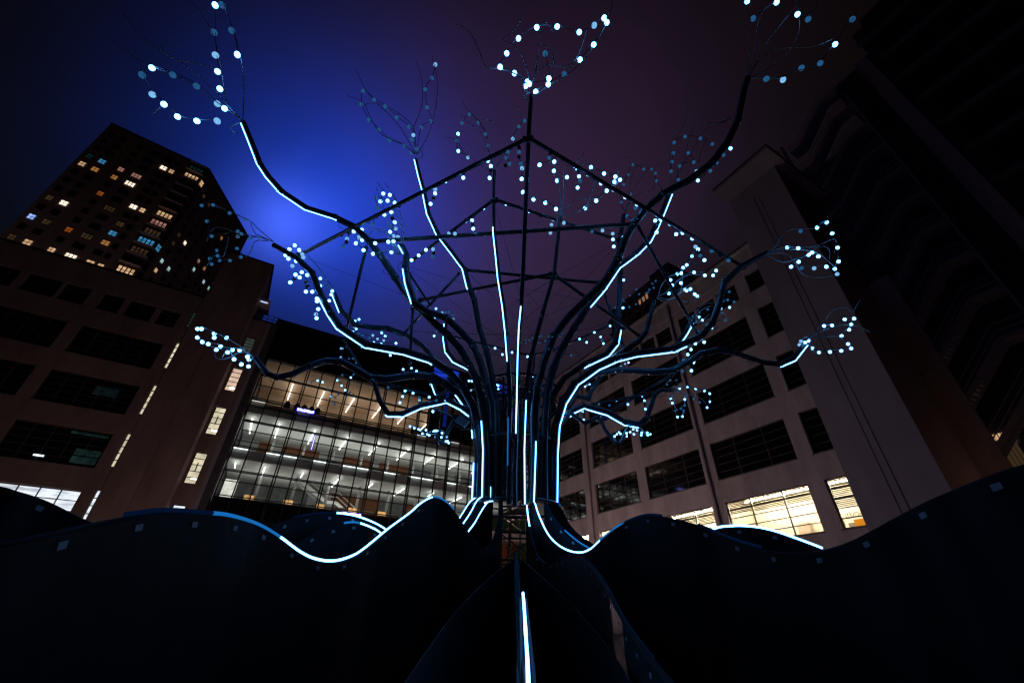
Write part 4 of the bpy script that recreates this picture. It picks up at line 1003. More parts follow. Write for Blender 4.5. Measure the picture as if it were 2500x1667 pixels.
fin([(1286, 1236, 7.3), (1290, 1270, 7.25), (1297, 1308, 7.15), (1308, 1345, 7.0), (1322, 1367, 6.8), (1338, 1374, 6.5), (1362, 1370, 6.1), (1383, 1360, 5.6), (1405, 1356, 5.1), (1431, 1369, 4.6), (1473, 1420, 3.9), (1518, 1505, 3.1), (1560, 1570, 2.6), (1600, 1622, 2.25), (1680, 1720, 1.8)],
    lit=[(0, 1.5, W, .011), (1.5, 3.0, Fn, .008), (6, 13, Fn, .003)], clips=(3, 14), clip_gap=.3, cs=.55, rail=False)
fin([(1258, 1350, 7.25), (1259, 1362, 6.6), (1262, 1410, 5.0), (1266, 1462, 3.9), (1272, 1530, 2.7), (1278, 1600, 2.0), (1283, 1690, 1.5)], lit=[(0.4, 3.4, Fn, .014)], thick=.05)
fin([(1277, 1458, 3.3), (1280, 1500, 2.75), (1284, 1570, 2.1), (1288, 1640, 1.72), (1292, 1760, 1.3)], lit=[(0, 1, W, .0085), (1, 2, W, .0075), (2, 4, W, .0062)], thick=.05, name='root_edge')
fin([(1256, 1362, 6.9), (1236, 1378, 6.2), (1195, 1410, 5.2), (1120, 1485, 3.6), (1040, 1590, 2.4), (960, 1710, 1.7), (880, 1810, 1.4)], thick=.006, rail=False)
fin([(1270, 1362, 6.9), (1285, 1374, 6.2), (1308, 1395, 5.5), (1360, 1440, 4.6), (1420, 1500, 3.9), (1500, 1600, 3.0), (1560, 1700, 2.2)], thick=.006, rail=False)
# skirts that close the foot between the fins
for (xa, ya, Ya, xb, yb, Yb) in ((1212, 1300, 7.6, 1226, 1225, 7.5), ):
    pass

# floodlight fixtures hung on the trunk
for (a, b, Y, lab) in (((1117, 1022), (1140, 1038), 7.5, 'floodlight housing clamped to the left of the trunk below the loop branch'),):
    pa, pb = at(*a, Y), at(*b, Y)
    f = thing('floodlight', lab, 'light fixture', tuple(pa))
    g = MB(); g.bar((0, 0, 0), pb - pa, 0.12, 0.16); g.build('housing', m_stair, f)
    g = MB()
    for i in range(6):
        p = (pb - pa) * (i + .5) / 6; g.bar(p + Vector((-.09, 0, -.01)), p + Vector((.09, 0, .01)), .012, .19)
    g.build('cooling_fin', m_tube, f)
    g = MB(); g.bar((pb - pa) * .5, (pb - pa) * .5 + Vector((0.12, 0.1, 0.1)), .03); g.build('bracket', m_tube, f)

# ------------------------------------------------------------------ strings of globe lights and the bent rods that carry them
def globe_mesh(name, m):
    bm = bmesh.new(); bmesh.ops.create_icosphere(bm, subdivisions=3, radius=1.0)
    for f in bm.faces: f.smooth = True
    k = len(bm.faces)
    r = bmesh.ops.create_cone(bm, cap_ends=True, segments=8, radius1=0.42, radius2=0.30, depth=0.7, matrix=Matrix.Translation((0, 0, 1.12)))
    bm.faces.ensure_lookup_table()
    for i in range(k, len(bm.faces)): bm.faces[i].material_index = 1
    me = bpy.data.meshes.new(name); bm.to_mesh(me); bm.free(); me.materials.append(m); me.materials.append(m_cable); return me
GL = {'L': globe_mesh('globe_lit', m_bulb), 'm': globe_mesh('globe_half', m_bulbm), 'd': globe_mesh('globe_faint', m_bulbd), 'k': globe_mesh('globe_off', m_cable)}
def rods(br, fn, Y, lines, r=0.008, dY=0.35):
    k_r = 1.5
    o0 = Vector(br['o'])
    for k, ln in enumerate(lines):
        n = len(ln); off = ((k * 0.618) % 1 - 0.5) * 2 * dY
        pts = [at(*fn(p), Y + off * (i / (n - 1)) ** 1.3) for i, p in enumerate(ln)]
        cur = catmull(pts, 6); m = len(cur); g = MB()
        g.tube([p - o0 for p in cur], [r * k_r * (1 - 0.35 * i / m) for i in range(m)], 5)
        g.build('twig', m_twig, br, True)
def string(label, fn, Y, rpx, seqs, dY=0.25, wire=True, Yfun=None):
    """seqs: lists of (x, y, 'L' lit / 'm' half / 'd' faint)"""
    root = None
    for si, seq in enumerate(seqs):
        pts = []
        for i, b in enumerate(seq):
            x, y = fn(b[:2]); c = b[2] if len(b) > 2 else 'L'
            YY = Yfun(x) if Yfun else Y + dY * math.sin(1.7 * i + si * 2.1)
            p = at(x, y, YY); depth = (p - Vector((0, 0, CAMZ))).dot(fwd)
            pts.append((p, c, rpx * (0.86 if c == 'L' else 0.95) / FPX * depth))
        if root is None:
            root = thing('light_string', label, 'string lights', tuple(pts[0][0]), 0, 'strings of globe lights on the tree'); o0 = pts[0][0]
        for i, (p, c, r) in enumerate(pts):
            o = bpy.data.objects.new('bulb', GL[c]); C.objects.link(o); o.parent = root; o.location = p - o0
            o.scale = (r, r, r * random.uniform(1.02, 1.14)); o.rotation_euler = (random.uniform(-.7, .7), random.uniform(-.7, .7), random.uniform(0, 6))
            if c == 'd' and False: pass
        if wire and len(pts) > 1:
            g = MB(); w = [p + Vector((0, 0, r * 1.1)) - o0 for p, c, r in pts]
            cur = catmull(w, 5); g.tube(cur, 0.0085, 4); g.build('wire', m_cable, root)
    return root

# -- crown tips, from the upper left clockwise
string('large globes on the tall branch at the upper left, beside the highrise', c1, 5.0, 7.6,
  [[(1365, 1040), (1297, 995, 'm'), (1097, 827, 'd'), (870, 720, 'd'), (670, 652), (575, 720, 'd'), (675, 907, 'm'), (785, 1000), (915, 1118), (1100, 1160), (1295, 1160, 'm')],
   [(1320, 852), (1298, 687), (1278, 530, 'm'), (1265, 312, 'd'), (1275, 52)], [(1487, 525), (1433, 295, 'd'), (1340, 50, 'd')]], .2)
rods(b1, c1, 5.0, [[(1530, 1150), (1400, 1010), (1150, 750), (900, 570), (700, 450), (550, 330), (350, 65)], [(1530, 1150), (1390, 980), (1340, 700), (1290, 450), (1230, 280), (1130, 110), (1035, 0), (990, -60)],
  [(1540, 1150), (1550, 850), (1530, 600), (1490, 430), (1430, 230), (1380, 100), (1330, -40)], [(1530, 1150), (1440, 1080), (1250, 950), (1100, 830), (880, 720), (700, 650), (565, 590), (380, 460), (270, 360)],
  [(1250, 650), (1100, 605), (930, 580), (800, 520), (765, 460), (800, 375)], [(1500, 1180), (1430, 1210), (1440, 1260), (1490, 1275)], [(750, 1025), (710, 1060), (670, 1095)]])
string('mostly faint globes on the slim branch left of the tall centre pole', c2, 5.6, 4.8,
  [[(735, 1398, 'd'), (590, 1345, 'd'), (490, 1242, 'd'), (392, 1147, 'd'), (320, 1000, 'd'), (340, 872, 'd'), (445, 957, 'd'), (550, 1020, 'd'), (660, 1125, 'd'), (777, 1215, 'd'), (820, 1295, 'm'), (808, 1335, 'd')],
   [(795, 1465, 'd'), (850, 1425, 'd'), (895, 1222, 'd'), (988, 1162, 'd'), (950, 1030, 'd'), (932, 857, 'd'), (998, 750, 'd'), (1030, 620, 'm')]])
rods(b3, c2, 5.6, [[(840, 1480), (700, 1370), (520, 1290), (420, 1150), (360, 1010), (305, 960), (190, 915)], [(840, 1480), (720, 1260), (600, 1110), (480, 1000), (400, 910), (340, 820), (268, 655)],
  [(845, 1480), (830, 1250), (780, 1170), (640, 1060), (500, 1000), (400, 990), (350, 1010)], [(850, 1480), (820, 1300), (835, 1190), (890, 1050), (910, 900), (890, 720), (845, 590)],
  [(855, 1480), (960, 1300), (1020, 1100), (1050, 900), (1050, 780), (1033, 680), (1000, 540)], [(860, 1440), (905, 1450), (900, 1510), (850, 1520)]], .007)
string('bright large globes fanned out on top of the tall centre pole', c3, 4.1, 7.0,
  [[(735, 785), (612, 703), (475, 643), (537, 513), (650, 370), (825, 265), (1020, 257), (1232, 310), (1375, 245, 'm'), (1470, 175), (1495, 218), (1370, 430), (1240, 575), (1087, 713, 'd'), (935, 810), (815, 880)],
   [(718, 825), (753, 805), (940, 753), (905, 515, 'd')]], .15)
rods(b5, c3, 4.1, [[(755, 800), (740, 690), (680, 530), (590, 430), (505, 380), (600, 300), (685, 175)], [(740, 810), (620, 710), (450, 660), (360, 650), (310, 590), (260, 450), (180, 310), (100, 255), (25, 230)],
  [(780, 800), (820, 650), (840, 450), (860, 280), (905, 212), (950, 250), (980, 315)], [(785, 790), (830, 690), (920, 625), (1000, 630), (1090, 645), (1180, 590), (1240, 490), (1290, 330), (1308, 215)],
  [(770, 905), (830, 900), (940, 820), (1100, 730), (1250, 600), (1350, 470), (1480, 250), (1540, 80), (1560, -20)], [(940, 790), (985, 680), (985, 560), (930, 460), (860, 420)], [(770, 905), (710, 870), (700, 820), (730, 790)],
  [(740, 900), (705, 920), (720, 955), (760, 945)]], .009, .2)
string('globes on the long upper right branch, some dark, near the roof corner', c4, 4.1, 6.8,
  [[(1062, 757, 'd'), (1222, 765, 'm'), (1398, 652, 'd'), (1578, 607, 'd'), (1720, 427), (1885, 187, 'd')], [(880, 15), (935, 180, 'd'), (1160, 25)], [(1360, 140), (1462, 187, 'd')]], .2)
rods(b8, c4, 4.1, [[(880, 740), (900, 450), (912, 200), (905, -30)], [(890, 740), (950, 500), (975, 250), (1030, 110), (1160, -20)], [(900, 740), (1000, 520), (1120, 340), (1290, 130), (1420, -20)],
  [(910, 720), (980, 600), (1120, 490), (1280, 455), (1500, 445), (1700, 370), (1860, 230), (1930, 100), (1955, -30)], [(920, 745), (1050, 680), (1220, 560), (1320, 430), (1380, 280), (1370, 120), (1340, -20)],
  [(930, 748), (1200, 740), (1350, 680), (1450, 650), (1630, 545)], [(1480, 150), (1540, 60), (1570, -20)], [(720, 1130), (620, 1180), (450, 1175)]], .008, .2)
string('small globes on the thin pole left of the centre pole, behind the beam', c2, 5.6, 4.4,
  [[(1285, 1178, 'd'), (1355, 1097, 'd'), (1443, 1175, 'd'), (1508, 1285, 'd'), (1535, 1397, 'd')], [(1248, 1283), (1235, 1348, 'd'), (1250, 1447), (1342, 1508, 'm')], [(1885, 1157, 'd'), (1830, 1213, 'd'), (1772, 1330, 'm')]])
rods(b4, c2, 5.6, [[(1590, 1640), (1540, 1400), (1510, 1250), (1440, 1150), (1380, 1090), (1320, 1030), (1282, 955)], [(1590, 1640), (1540, 1450), (1480, 1290), (1400, 1210), (1310, 1150), (1275, 1085)],
  [(1600, 1640), (1700, 1400), (1700, 1320), (1640, 1220), (1540, 1150), (1450, 1160)], [(1580, 1650), (1400, 1540), (1290, 1440), (1230, 1340), (1120, 1315)], [(1600, 1640), (1750, 1370), (1840, 1220), (1850, 1100), (1800, 990)]], .006)
ybl = lambda x: 7.15 + (4.27 - 7.15) * (x - 724) / (1288 - 724) - .05
ybr = lambda x: 4.27 + (7.2 - 4.27) * (x - 1290) / (1818 - 1290) - .05
string('drooping globes along the upper left beam of the crown', ca, 6, 4.9,
  [[(1725, 85, 'd'), (1710, 140, 'd'), (1740, 197, 'd'), (1700, 215, 'k')], [(1790, 18, 'k'), (1832, 40, 'k'), (1832, 85, 'd'), (1830, 132, 'k'), (1848, 195, 'd')],
   [(1535, 170), (1562, 220), (1560, 262, 'k'), (1550, 333)], [(1402, 218), (1298, 290, 'k'), (1298, 330), (1250, 292, 'k'), (1128, 363), (1030, 440, 'm'), (1028, 480), (1012, 527, 'k'), (985, 580)],
   [(888, 480), (795, 533, 'd'), (680, 600, 'k'), (642, 570), (610, 660), (620, 718, 'k'), (542, 683), (465, 700, 'k'), (427, 775, 'd'), (350, 765, 'd')],
   [(250, 845), (130, 875, 'k'), (30, 920, 'd')], [(205, 860, 'k'), (185, 915, 'm'), (180, 945, 'k'), (150, 990, 'd')]], Yfun=ybl)
string('globes strung along the upper right beam of the crown', cG, 6, 4.8,
  [[(280, 142), (160, 140, 'd'), (175, 95, 'k')], [(405, 220), (430, 250), (435, 265, 'k'), (445, 317), (455, 360, 'd'), (432, 425)], [(530, 300, 'm'), (655, 385), (775, 447, 'm'), (888, 517), (1000, 587), (985, 620, 'd')],
   [(1175, 740), (1227, 730), (1188, 800, 'k'), (1188, 852)], [(1315, 775, 'm'), (1375, 870), (1437, 858), (1530, 912), (1560, 990, 'm'), (1585, 1015), (1580, 1045, 'k'), (1605, 1075, 'd'), (1645, 1118)], [(1715, 1030, 'd'), (1790, 1078, 'k'), (1875, 1122, 'd')]], Yfun=ybr)
string('bright globe cluster left of the crown where two branches cross', ca, 6.3, 4.9,
  [[(532, 482), (505, 557), (573, 550), (595, 495), (643, 570, 'm'), (460, 525, 'd'), (478, 620, 'd')], [(642, 757), (598, 847), (650, 817, 'm'), (630, 888, 'm'), (672, 897, 'm'), (600, 795, 'd')],
   [(580, 943), (630, 938), (610, 1042), (433, 1057), (343, 1023), (270, 957), (330, 925), (455, 957)], [(328, 828), (300, 900, 'm')]], .3)
rods(b2, ca, 6.3, [[(680, 1060), (600, 940), (560, 850), (500, 815), (440, 840), (380, 880)], [(690, 1060), (640, 950), (560, 870), (430, 820), (320, 828)], [(700, 1060), (640, 960), (570, 740), (530, 600), (465, 430)],
  [(705, 950), (710, 850), (680, 730), (640, 650), (600, 560), (540, 460), (475, 375)], [(720, 960), (730, 830), (690, 660), (640, 510), (550, 385)], [(680, 1070), (610, 1025), (520, 1035), (433, 1057)]], .007)
string('brightest fan of globes right of the centre pole', cG, 6.2, 5.2,
  [[(-90, 468), (10, 537), (123, 570), (225, 630)], [(503, 622), (610, 550), (710, 455), (783, 370), (838, 350), (793, 320), (685, 290), (560, 230)], [(68, 207), (208, 177), (205, 265), (235, 357), (330, 325)], [(-103, 342), (-100, 240, 'm')]], .25)
rods(b6, cG, 6.2, [[(265, 700), (270, 560), (255, 400), (230, 260), (160, 175)], [(275, 700), (300, 500), (300, 260), (340, 210)], [(270, 700), (380, 560), (480, 535), (600, 530)], [(280, 700), (400, 670), (500, 620), (620, 540), (720, 460), (840, 360)],
  [(490, 640), (560, 500), (585, 350), (560, 240), (500, 205), (440, 210)], [(250, 700), (200, 610), (120, 560), (-30, 510), (-90, 480)], [(400, 185), (460, 150), (495, 85)], [(830, 330), (820, 280), (828, 225)], [(240, 720), (230, 860), (280, 910)]], .008)
string('globes under the short left beam inside the crown', ca, 6.2, 4.6, [[(1490, 620), (1382, 738), (1388, 780, 'k'), (1393, 818)], [(1320, 745, 'm'), (1218, 840, 'k'), (1218, 865, 'm'), (1160, 862, 'm')], [(1008, 1013, 'm'), (1015, 1050, 'k'), (1003, 1083, 'd')], [(940, 1020), (870, 1072), (803, 1118)]], .1)
string('globes under the short right beam inside the crown', ca, 6.3, 4.4, [[(1707, 580), (1832, 618, 'd'), (1930, 650), (2040, 695, 'k')], [(2158, 730, 'm'), (2142, 780, 'm'), (2132, 857, 'm')], [(2260, 762, 'm'), (2530, 845, 'd'), (2630, 835, 'm'), (2830, 898)], [(2728, 865, 'm'), (2730, 920), (2738, 988)]], .1)
string('faint small globes behind the upper right beam', cG, 7.5, 3.5, [[(1250, 453, 'd'), (1187, 360, 'd'), (1177, 288, 'd'), (1140, 250, 'd'), (1065, 247, 'd'), (960, 205, 'd'), (915, 300, 'd'), (872, 395, 'd')], [(940, 485, 'd'), (850, 565, 'd'), (905, 690, 'd'), (957, 735, 'd')]])
rods(b7, cG, 7.4, [[(870, 650), (840, 500), (850, 400), (920, 270), (940, 180), (905, 80)], [(880, 650), (930, 520), (940, 350), (980, 240), (1060, 205), (1170, 215), (1275, 185)], [(890, 650), (980, 440), (1060, 300), (1160, 250)], [(880, 640), (1000, 500), (1140, 450), (1170, 380), (1165, 300)]], .006)
string('faint globes over the big bent branch on the right', c4, 6.4, 4.2, [[(180, 1365, 'd'), (285, 1308, 'd'), (432, 1325, 'd'), (545, 1380, 'd')], [(172, 1467, 'd'), (160, 1550, 'd'), (150, 1640, 'd')], [(315, 1465, 'd'), (367, 1553, 'd'), (230, 1590, 'd'), (220, 1720, 'd')]])
string('globes on the underside of the big bent branch on the right', cG, 5.6, 4.6, [[(1895, 50), (1828, 112, 'd'), (1765, 187, 'd'), (1702, 265, 'd'), (1583, 357), (1570, 268, 'm')]], .1)
rods(b9, c4, 6.5, [[(140, 1820), (250, 1600), (330, 1300), (380, 1200), (450, 1175), (600, 1185)], [(140, 1820), (240, 1620), (380, 1400), (470, 1250), (600, 1190), (720, 1130)], [(150, 1820), (140, 1600), (140, 1430), (180, 1330), (270, 1200), (300, 1080), (288, 940)], [(400, 1600), (450, 1420), (500, 1310)],
  [(160, 1820), (430, 1650), (620, 1570), (720, 1480)], [(500, 1310), (540, 1300), (590, 1380)]], .007)
string('dense bright globes in front of the distant highrise', cZ, 7.4, 4.2,
  [[(2055, 35, 'm'), (2110, 85), (1965, 240), (1845, 440), (1765, 500)], [(1632, 645), (1720, 630), (1475, 785), (1518, 905), (1712, 853)], [(2015, 610), (2262, 680)], [(1440, 1095), (1810, 1000), (1840, 1030), (1930, 993), (2028, 1110), (2090, 1155)], [(2150, 160, 'k'), (2155, 222, 'd'), (2252, 335)], [(2520, 570), (2450, 680)]], .3)
rods(b10c, cZ, 7.4, [[(1180, 1170), (1350, 1080), (1480, 960), (1650, 780), (1850, 640), (2015, 605), (2300, 600)], [(1180, 1180), (1400, 1040), (1560, 880), (1760, 730), (1950, 655), (2120, 660), (2262, 690)],
  [(1200, 1130), (1250, 950), (1330, 820), (1450, 700), (1600, 640), (1720, 590), (1850, 470), (1965, 260), (2040, 60)], [(1180, 1190), (1450, 1225), (1640, 1130), (1730, 950), (1750, 750), (1720, 560), (1655, 440)],
  [(1160, 1200), (1300, 1270), (1550, 1220), (1700, 1080), (1900, 880)], [(1250, 1130), (1400, 1090), (1550, 1120), (1700, 1250), (1880, 1290), (2050, 1210), (2180, 1090)]], .007, .5)
string('tiny faint globes in front of the distant highrise', cZ, 9.6, 2.4, [[(690, 1000, 'd'), (545, 1143, 'd'), (755, 1108, 'd'), (915, 1085, 'd'), (955, 1062, 'd'), (990, 1005, 'd'), (1090, 965, 'd'), (1060, 872, 'd'), (1132, 805, 'd')], [(812, 1218, 'd'), (683, 1340, 'd'), (530, 1403, 'd'), (385, 1232, 'd'), (410, 1270, 'd')], [(200, 1420, 'd')]])
string('upright run of globes on the far pole left of the distant highrise', cZ, 8.6, 3.4, [[(355, 255), (323, 615), (340, 760, 'k'), (333, 912, 'd'), (305, 950, 'd'), (300, 1105, 'm'), (300, 1220), (305, 1275), (295, 1410), (285, 1530)], [(398, 787)], [(385, 1425)]], .1)
string('short droop of globes behind the upright far pole', cK, 9.2, 2.8, [[(547, 375), (397, 437), (255, 500)], [(457, 480), (470, 512, 'd'), (482, 543)], [(315, 500, 'k'), (323, 532)], [(628, 305), (640, 340, 'm')]], .1)
string('small globes around the stub branch by the factory windows', cK, 7.6, 3.1, [[(1480, 217, 'd'), (1400, 245, 'd'), (1400, 290), (1430, 320)], [(1340, 283, 'd'), (1370, 330, 'd'), (1325, 377, 'm'), (1385, 425, 'd')]])
rods(b10b, cK, 7.5, [[(1330, 340), (1370, 280), (1440, 210), (1530, 180)], [(1330, 340), (1360, 250), (1450, 170), (1540, 150)], [(1330, 350), (1420, 330), (1500, 260)]], .006)
string('globes hanging beside the upper bend of the right branch', cK, 7.5, 3.3, [[(1630, 135, 'd'), (1672, 127, 'd'), (1733, 145, 'd')], [(1687, 48, 'd')], [(1690, 198)], [(1610, 210, 'm'), (1620, 253, 'd'), (1632, 292, 'k'), (1650, 320, 'd')], [(1523, 392)]], .1)
string('globes on the rod below the middle of the right branch', cK, 7.4, 4.0, [[(1447, 530), (1363, 543), (1320, 600), (1290, 648), (1247, 700, 'd')], [(1345, 723), (1325, 802), (1240, 807, 'd')]])
string('faint globes under the right branch beside the drainpipe', cK, 7.6, 2.8, [[(1123, 893, 'd'), (1090, 933, 'd')], [(1182, 893, 'd'), (1188, 940, 'k'), (1190, 965, 'd')]])
string('globes on the lower right loop in front of dark factory windows', cK, 7.6, 2.9, [[(1213, 973), (1287, 958), (1366, 975), (1450, 997), (1500, 1022), (1500, 1098), (1475, 1155)], [(1405, 1107, 'd'), (1348, 1070, 'd'), (1275, 1043, 'd'), (1262, 1077), (1262, 1135, 'd'), (1225, 1165, 'd'), (1252, 1185, 'd'), (1240, 1240), (1192, 1245), (1170, 1185, 'd')], [(1143, 1112), (1128, 1070), (1135, 1040, 'd')]])
rods(b12, cK, 7.6, [[(1150, 990), (1220, 960), (1290, 955), (1400, 980), (1500, 1020)], [(1150, 990), (1260, 1020), (1400, 1060), (1460, 1110)], [(1140, 990), (1180, 1060), (1160, 1130), (1200, 1190)]], .006)
string('globes along the low right beam near the trunk', cK, 7.8, 2.9, [[(852, 1042), (772, 1060), (607, 1087), (440, 1123, 'd'), (370, 1130)], [(862, 1060, 'k'), (875, 1090), (878, 1130, 'k'), (885, 1170)], [(700, 1080, 'k'), (718, 1125)], [(540, 1115, 'k'), (540, 1135, 'd')]], .1)
string('few globes close to the right side of the trunk', cK, 8.2, 2.3, [[(350, 897), (350, 933), (323, 942, 'm'), (308, 955)], [(283, 1195), (283, 1230, 'd'), (295, 1270)], [(723, 725), (690, 737, 'm'), (650, 762, 'm'), (508, 835)], [(175, 655, 'd')]])
string('tight bright bunch of globes low on the right of the trunk', cK, 7.2, 2.9, [[(590, 1430), (610, 1410), (635, 1390), (645, 1405), (670, 1430), (705, 1428), (705, 1400), (738, 1388), (767, 1360), (805, 1370), (850, 1395), (902, 1395), (930, 1410), (905, 1418), (845, 1418), (775, 1410)]])
rods(b13, cK, 7.2, [[(640, 1490), (680, 1400), (720, 1340), (780, 1330), (850, 1360), (900, 1430)], [(660, 1440), (700, 1350), (760, 1330), (820, 1340), (870, 1390)]], .007)
string('globes at the far right tip in front of the pale stair tower', cD, 7.3, 4.2, [[(830, 375), (907, 370), (1028, 312), (1118, 305), (1090, 362), (1070, 410), (998, 470), (1060, 547), (1090, 590), (995, 613), (887, 623), (782, 628), (718, 587)], [(685, 517), (650, 533), (610, 520, 'm'), (595, 555, 'm')]], .15)
rods(b11, cD, 7.3, [[(670, 480), (800, 370), (900, 240), (1010, 198), (1080, 230), (1110, 280)], [(680, 490), (850, 410), (1000, 370), (1100, 370), (1200, 395), (1280, 440)], [(700, 525), (820, 485), (930, 475), (1030, 510)], [(700, 560), (710, 610), (750, 628)], [(1110, 240), (1150, 170), (1183, 118)], [(640, 580), (605, 520), (650, 480), (700, 500), (690, 560)]], .008)
string('globes at the right branch tip between factory roof and stair tower', cB, 7.0, 4.7, [[(1155, 612), (1248, 562), (1300, 667), (1352, 803), (1362, 935), (1325, 1007), (1348, 1055, 'm'), (1245, 985), (1128, 1000, 'm'), (1007, 997, 'd'), (907, 985)], [(870, 800), (975, 808), (1107, 850), (1168, 887)], [(980, 938), (1075, 872)], [(998, 645, 'd')]], .2)
rods(b10, cB, 7.0, [[(680, 860), (760, 790), (820, 690), (880, 635), (1000, 620), (1110, 620), (1220, 570), (1300, 490), (1345, 415)], [(680, 855), (850, 800), (1100, 795), (1220, 760), (1320, 720), (1340, 770), (1320, 860)], [(680, 855), (900, 820), (1100, 835), (1200, 880), (1330, 990)],
  [(680, 870), (780, 930), (870, 940), (960, 910), (1070, 870), (1140, 810), (1220, 790), (1275, 830), (1270, 910)], [(680, 860), (850, 860), (940, 940), (1010, 1050), (1120, 1090), (1240, 1085), (1340, 1060)]], .008)
string('bright globes in two rows at the far left tip, before the brown building', ce, 6.9, 5.1, [[(322, 403), (360, 403), (482, 448), (482, 487), (600, 487)], [(322, 485), (368, 527), (425, 548), (543, 572), (503, 602), (610, 628), (657, 603), (725, 608)], [(672, 693), (742, 742)], [(800, 670), (815, 697), (810, 762)]])
rods(b14, ce, 6.9, [[(870, 680), (760, 590), (640, 510), (480, 430), (370, 380)], [(870, 670), (760, 600), (600, 580), (500, 580), (400, 550), (345, 510)], [(870, 680), (780, 630), (700, 640), (640, 670), (560, 695), (500, 680), (475, 600)], [(860, 680), (870, 690), (830, 690), (780, 660)], [(690, 690), (650, 650), (620, 590)], [(610, 595), (580, 640), (555, 680)]], .008)
string('faint blue globes on the left branch tip before the highrise', cg, 6.4, 4.2, [[(743, 670, 'd'), (710, 697, 'd'), (707, 645, 'd'), (458, 693, 'd'), (412, 550, 'd'), (362, 400, 'd'), (472, 395, 'd'), (630, 472, 'd'), (775, 537, 'd')], [(825, 717, 'd'), (915, 707, 'd')], [(700, 810, 'd'), (737, 893, 'd'), (633, 925, 'd'), (533, 925, 'd'), (457, 960, 'd'), (440, 908, 'd'), (508, 830, 'd'), (515, 880, 'd')]])
rods(b16, cg, 6.5, [[(1050, 745), (900, 620), (830, 550), (650, 465), (480, 400)], [(1050, 745), (900, 700), (700, 660), (600, 620), (500, 610), (440, 660), (410, 740)], [(1030, 740), (920, 690), (880, 670), (850, 620), (830, 560)], [(1000, 740), (880, 740), (830, 840), (780, 900)], [(620, 700), (600, 800), (560, 890), (480, 880), (400, 990)]], .007, .2)
string('bright globes wound along the thick left branch against the blue sky', cg, 6.9, 4.9, [[(1202, 817), (1253, 780), (1297, 825), (1325, 865, 'm'), (1335, 895, 'm')], [(1165, 875), (1192, 908), (1265, 930), (1230, 977, 'm')], [(1260, 1060), (1320, 1037), (1300, 1087), (1372, 1065)], [(1250, 1100, 'k'), (1210, 1135)], [(1360, 1130, 'k'), (1370, 1175, 'k'), (1360, 1223), (1420, 1223)], [(1465, 1290), (1465, 1315), (1477, 1390), (1455, 1440, 'm'), (1462, 1477)]], .12)
string('globes on the second left branch behind the thick one', cg, 8.2, 4.1, [[(1498, 1097), (1498, 1168)], [(1583, 1310), (1602, 1252), (1612, 1217)]], .1)
rods(b17, cg, 8.2, [[(1620, 1215), (1560, 1150), (1500, 1110)], [(1610, 1210), (1560, 1180), (1480, 1130)], [(1620, 1210), (1500, 1010), (1380, 880)]], .006)
string('small globes behind the left branches above the dark roof', ce, 8.0, 3.2, [[(1868, 312), (1830, 327)], [(1825, 385, 'm'), (1840, 403), (1810, 432), (1860, 447, 'd'), (1902, 463, 'd'), (1968, 488, 'd'), (2010, 535)], [(2000, 465, 'm'), (2045, 498, 'm'), (2083, 442), (2118, 472), (2105, 513, 'm'), (2080, 547), (2222, 540)], [(2122, 615, 'm'), (2167, 655), (2213, 635)]])
string('scattered blue globes before the orange lit top floor', ce, 8.8, 2.6, [[(1695, 590, 'm'), (1708, 592, 'm'), (1693, 675, 'm')], [(1750, 573, 'd'), (1772, 687, 'd'), (1810, 685, 'd'), (1840, 728, 'd')], [(1817, 837, 'd'), (1790, 868), (1708, 845, 'd'), (1663, 895), (1702, 945), (1735, 988), (1745, 1053, 'd'), (1780, 1013, 'd'), (1828, 1053, 'd')], [(1568, 977, 'd')], [(1520, 912), (1472, 897), (1410, 915, 'd')], [(1597, 1048, 'm'), (1643, 1062, 'd'), (1670, 1027, 'd')], [(1615, 1103, 'd'), (1633, 1125, 'd')]])
string('globes on the low left beam before the glass building', cJ, 7.5, 3.3, [[(187, 962, 'd'), (349, 995), (425, 1018), (580, 1056), (730, 1090, 'm')], [(330, 1020, 'k'), (325, 1050), (300, 1108)], [(487, 1060, 'd'), (487, 1085, 'm')], [(615, 1193)], [(648, 1070, 'k'), (648, 1087, 'd')]], .1)
string('globes between the left branches near the trunk', cJ, 8.2, 2.9, [[(330, 790), (357, 835), (410, 778), (458, 807), (565, 832, 'm'), (600, 832, 'm')], [(592, 935, 'm')]])
string('small globes behind the top of the trunk', cJ, 8.9, 2.8, [[(960, 900), (987, 902)], [(1027, 990), (980, 990, 'm')], [(1147, 937), (1215, 933), (1228, 938), (1240, 945)], [(1240, 980), (1272, 990)]])
string('far globes on the back rim of the crown above the trunk', cJ, 10.2, 2.9, [[(830, 490), (990, 525, 'd'), (1140, 570, 'd'), (1210, 588), (1372, 628), (1520, 668), (1680, 648, 'm'), (1938, 655, 'd')], [(1280, 620, 'k'), (1280, 648)]], .1)
string('curl of globes behind the two left branches', cJ, 8.6, 3.0, [[(645, 210), (703, 245, 'm'), (735, 245, 'd'), (768, 240, 'd'), (805, 270, 'd'), (815, 305, 'm'), (800, 332, 'm')], [(628, 302)], [(648, 430, 'd'), (627, 470)], [(560, 155, 'd'), (530, 160, 'd'), (462, 20, 'd')]])
string('far tiny blue globes in the sky behind the centre poles', cJ, 12.5, 2.1, [[(1455, 530, 'd'), (1505, 540, 'd'), (1540, 510, 'd'), (1570, 490, 'd'), (1635, 475, 'd'), (1655, 467, 'd')], [(1505, 515, 'd')], [(1628, 533, 'd'), (1688, 517, 'd'), (1720, 517, 'd'), (1725, 473, 'd')], [(1830, 475, 'd'), (1852, 452, 'd')]])
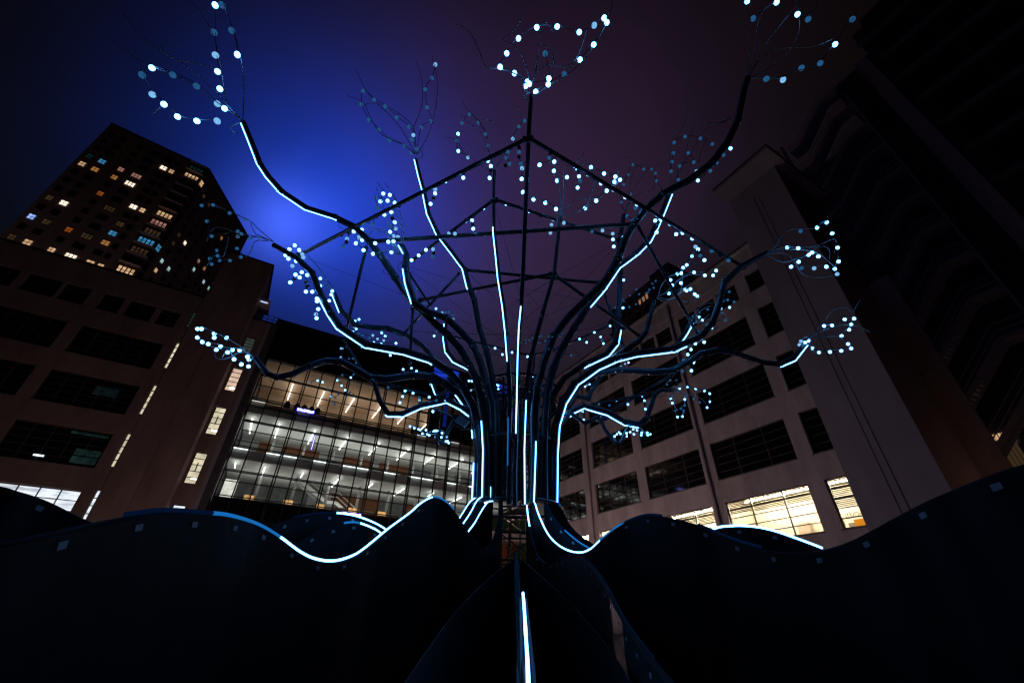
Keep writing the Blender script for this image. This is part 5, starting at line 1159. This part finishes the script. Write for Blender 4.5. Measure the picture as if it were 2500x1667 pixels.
string('tight bright bunch of globes low on the left of the trunk', c20, 7.3, 2.9, [[(1015, 610), (1087, 635), (1155, 655), (1182, 663), (1218, 728), (1303, 738), (1330, 755), (1397, 685), (1425, 680), (1460, 680), (1540, 715), (1530, 787), (1438, 783)], [(1277, 668)], [(1605, 855), (1630, 850), (1650, 878)], [(1618, 783, 'm')]])
rods(b20, c20, 7.35, [[(1440, 720), (1380, 690), (1260, 730), (1130, 790)], [(1440, 720), (1500, 680), (1550, 670), (1580, 710), (1560, 760)], [(1440, 715), (1420, 740), (1330, 735)], [(1500, 915), (1460, 850), (1440, 720)]], .007)
rods(b18, cJ, 8.4, [[(740, 345), (720, 270), (640, 210)], [(740, 345), (790, 280), (820, 300), (805, 335)]], .006)

# ------------------------------------------------------------------ courtyard lamps that light the walls from below, and one added for the highrise
def street_lamp(label, x, y, h, energy, col, size=0.12):
    s = thing('street_lamp', label, 'street lamp', (x, y, 0), 0, 'street lamps in the courtyard')
    g = MB(); g.tube([(0, 0, 0), (0, 0, .5), (0, 0, .52), (0, 0, h)], [.07, .07, .045, .035], 10); g.build('pole', m_tube, s, True)
    g = MB(); g.tube([(0, 0, h), (0, 0, h + .05), (0, 0, h + .30), (0, 0, h + .36)], [.08, .14, .16, .05], 12); g.build('lamp_head', m_tube, s, True)
    g = MB(); g.tube([(0, 0, h + .08), (0, 0, h + .27)], .165, 12); g.build('lamp_glass', emis('lamp_glass', (1.0, .66, .38), 6.0), s, True)
    l = bpy.data.lights.new('lamp_light', 'POINT'); l.energy = energy; l.color = col; l.shadow_soft_size = size
    o = bpy.data.objects.new('lamp_light', l); C.objects.link(o); o.parent = s; o.location = (0, 0, h + .50)
def uvp(u, v): p = UV * u + VV * v; return p.x, p.y
warm = (1.0, .54, .50)
street_lamp('lamp post in front of the pale factory building, near its end by the glass building', *uvp(17, 28), 1.9, 360, warm)
street_lamp('lamp post before the middle of the pale factory building', *uvp(12, 25), 1.9, 720, (1, .66, .68))
street_lamp('lamp post before the pale stair tower', *uvp(11, 10), 1.3, 25, (.9, .78, 1.0))
street_lamp('lamp post in the gap between stair tower and escape stairs', *uvp(31, 3.5), 2.0, 95, (1.0, .45, .28))
street_lamp('lamp post before the brown office building', *uvp(-10.5, 24), 1.3, 270, (1.0, .64, .54))
street_lamp('lamp post at the corner between brown and glass building', *uvp(-3.4, 34), 1.5, 60, (1.0, .72, .58))
street_lamp('added unseen lamp behind the brown building that brightens the highrise', -67, 50, 8.0, 5000, (1.0, .74, .76), .4)  # out of sight, added to lift the highrise walls
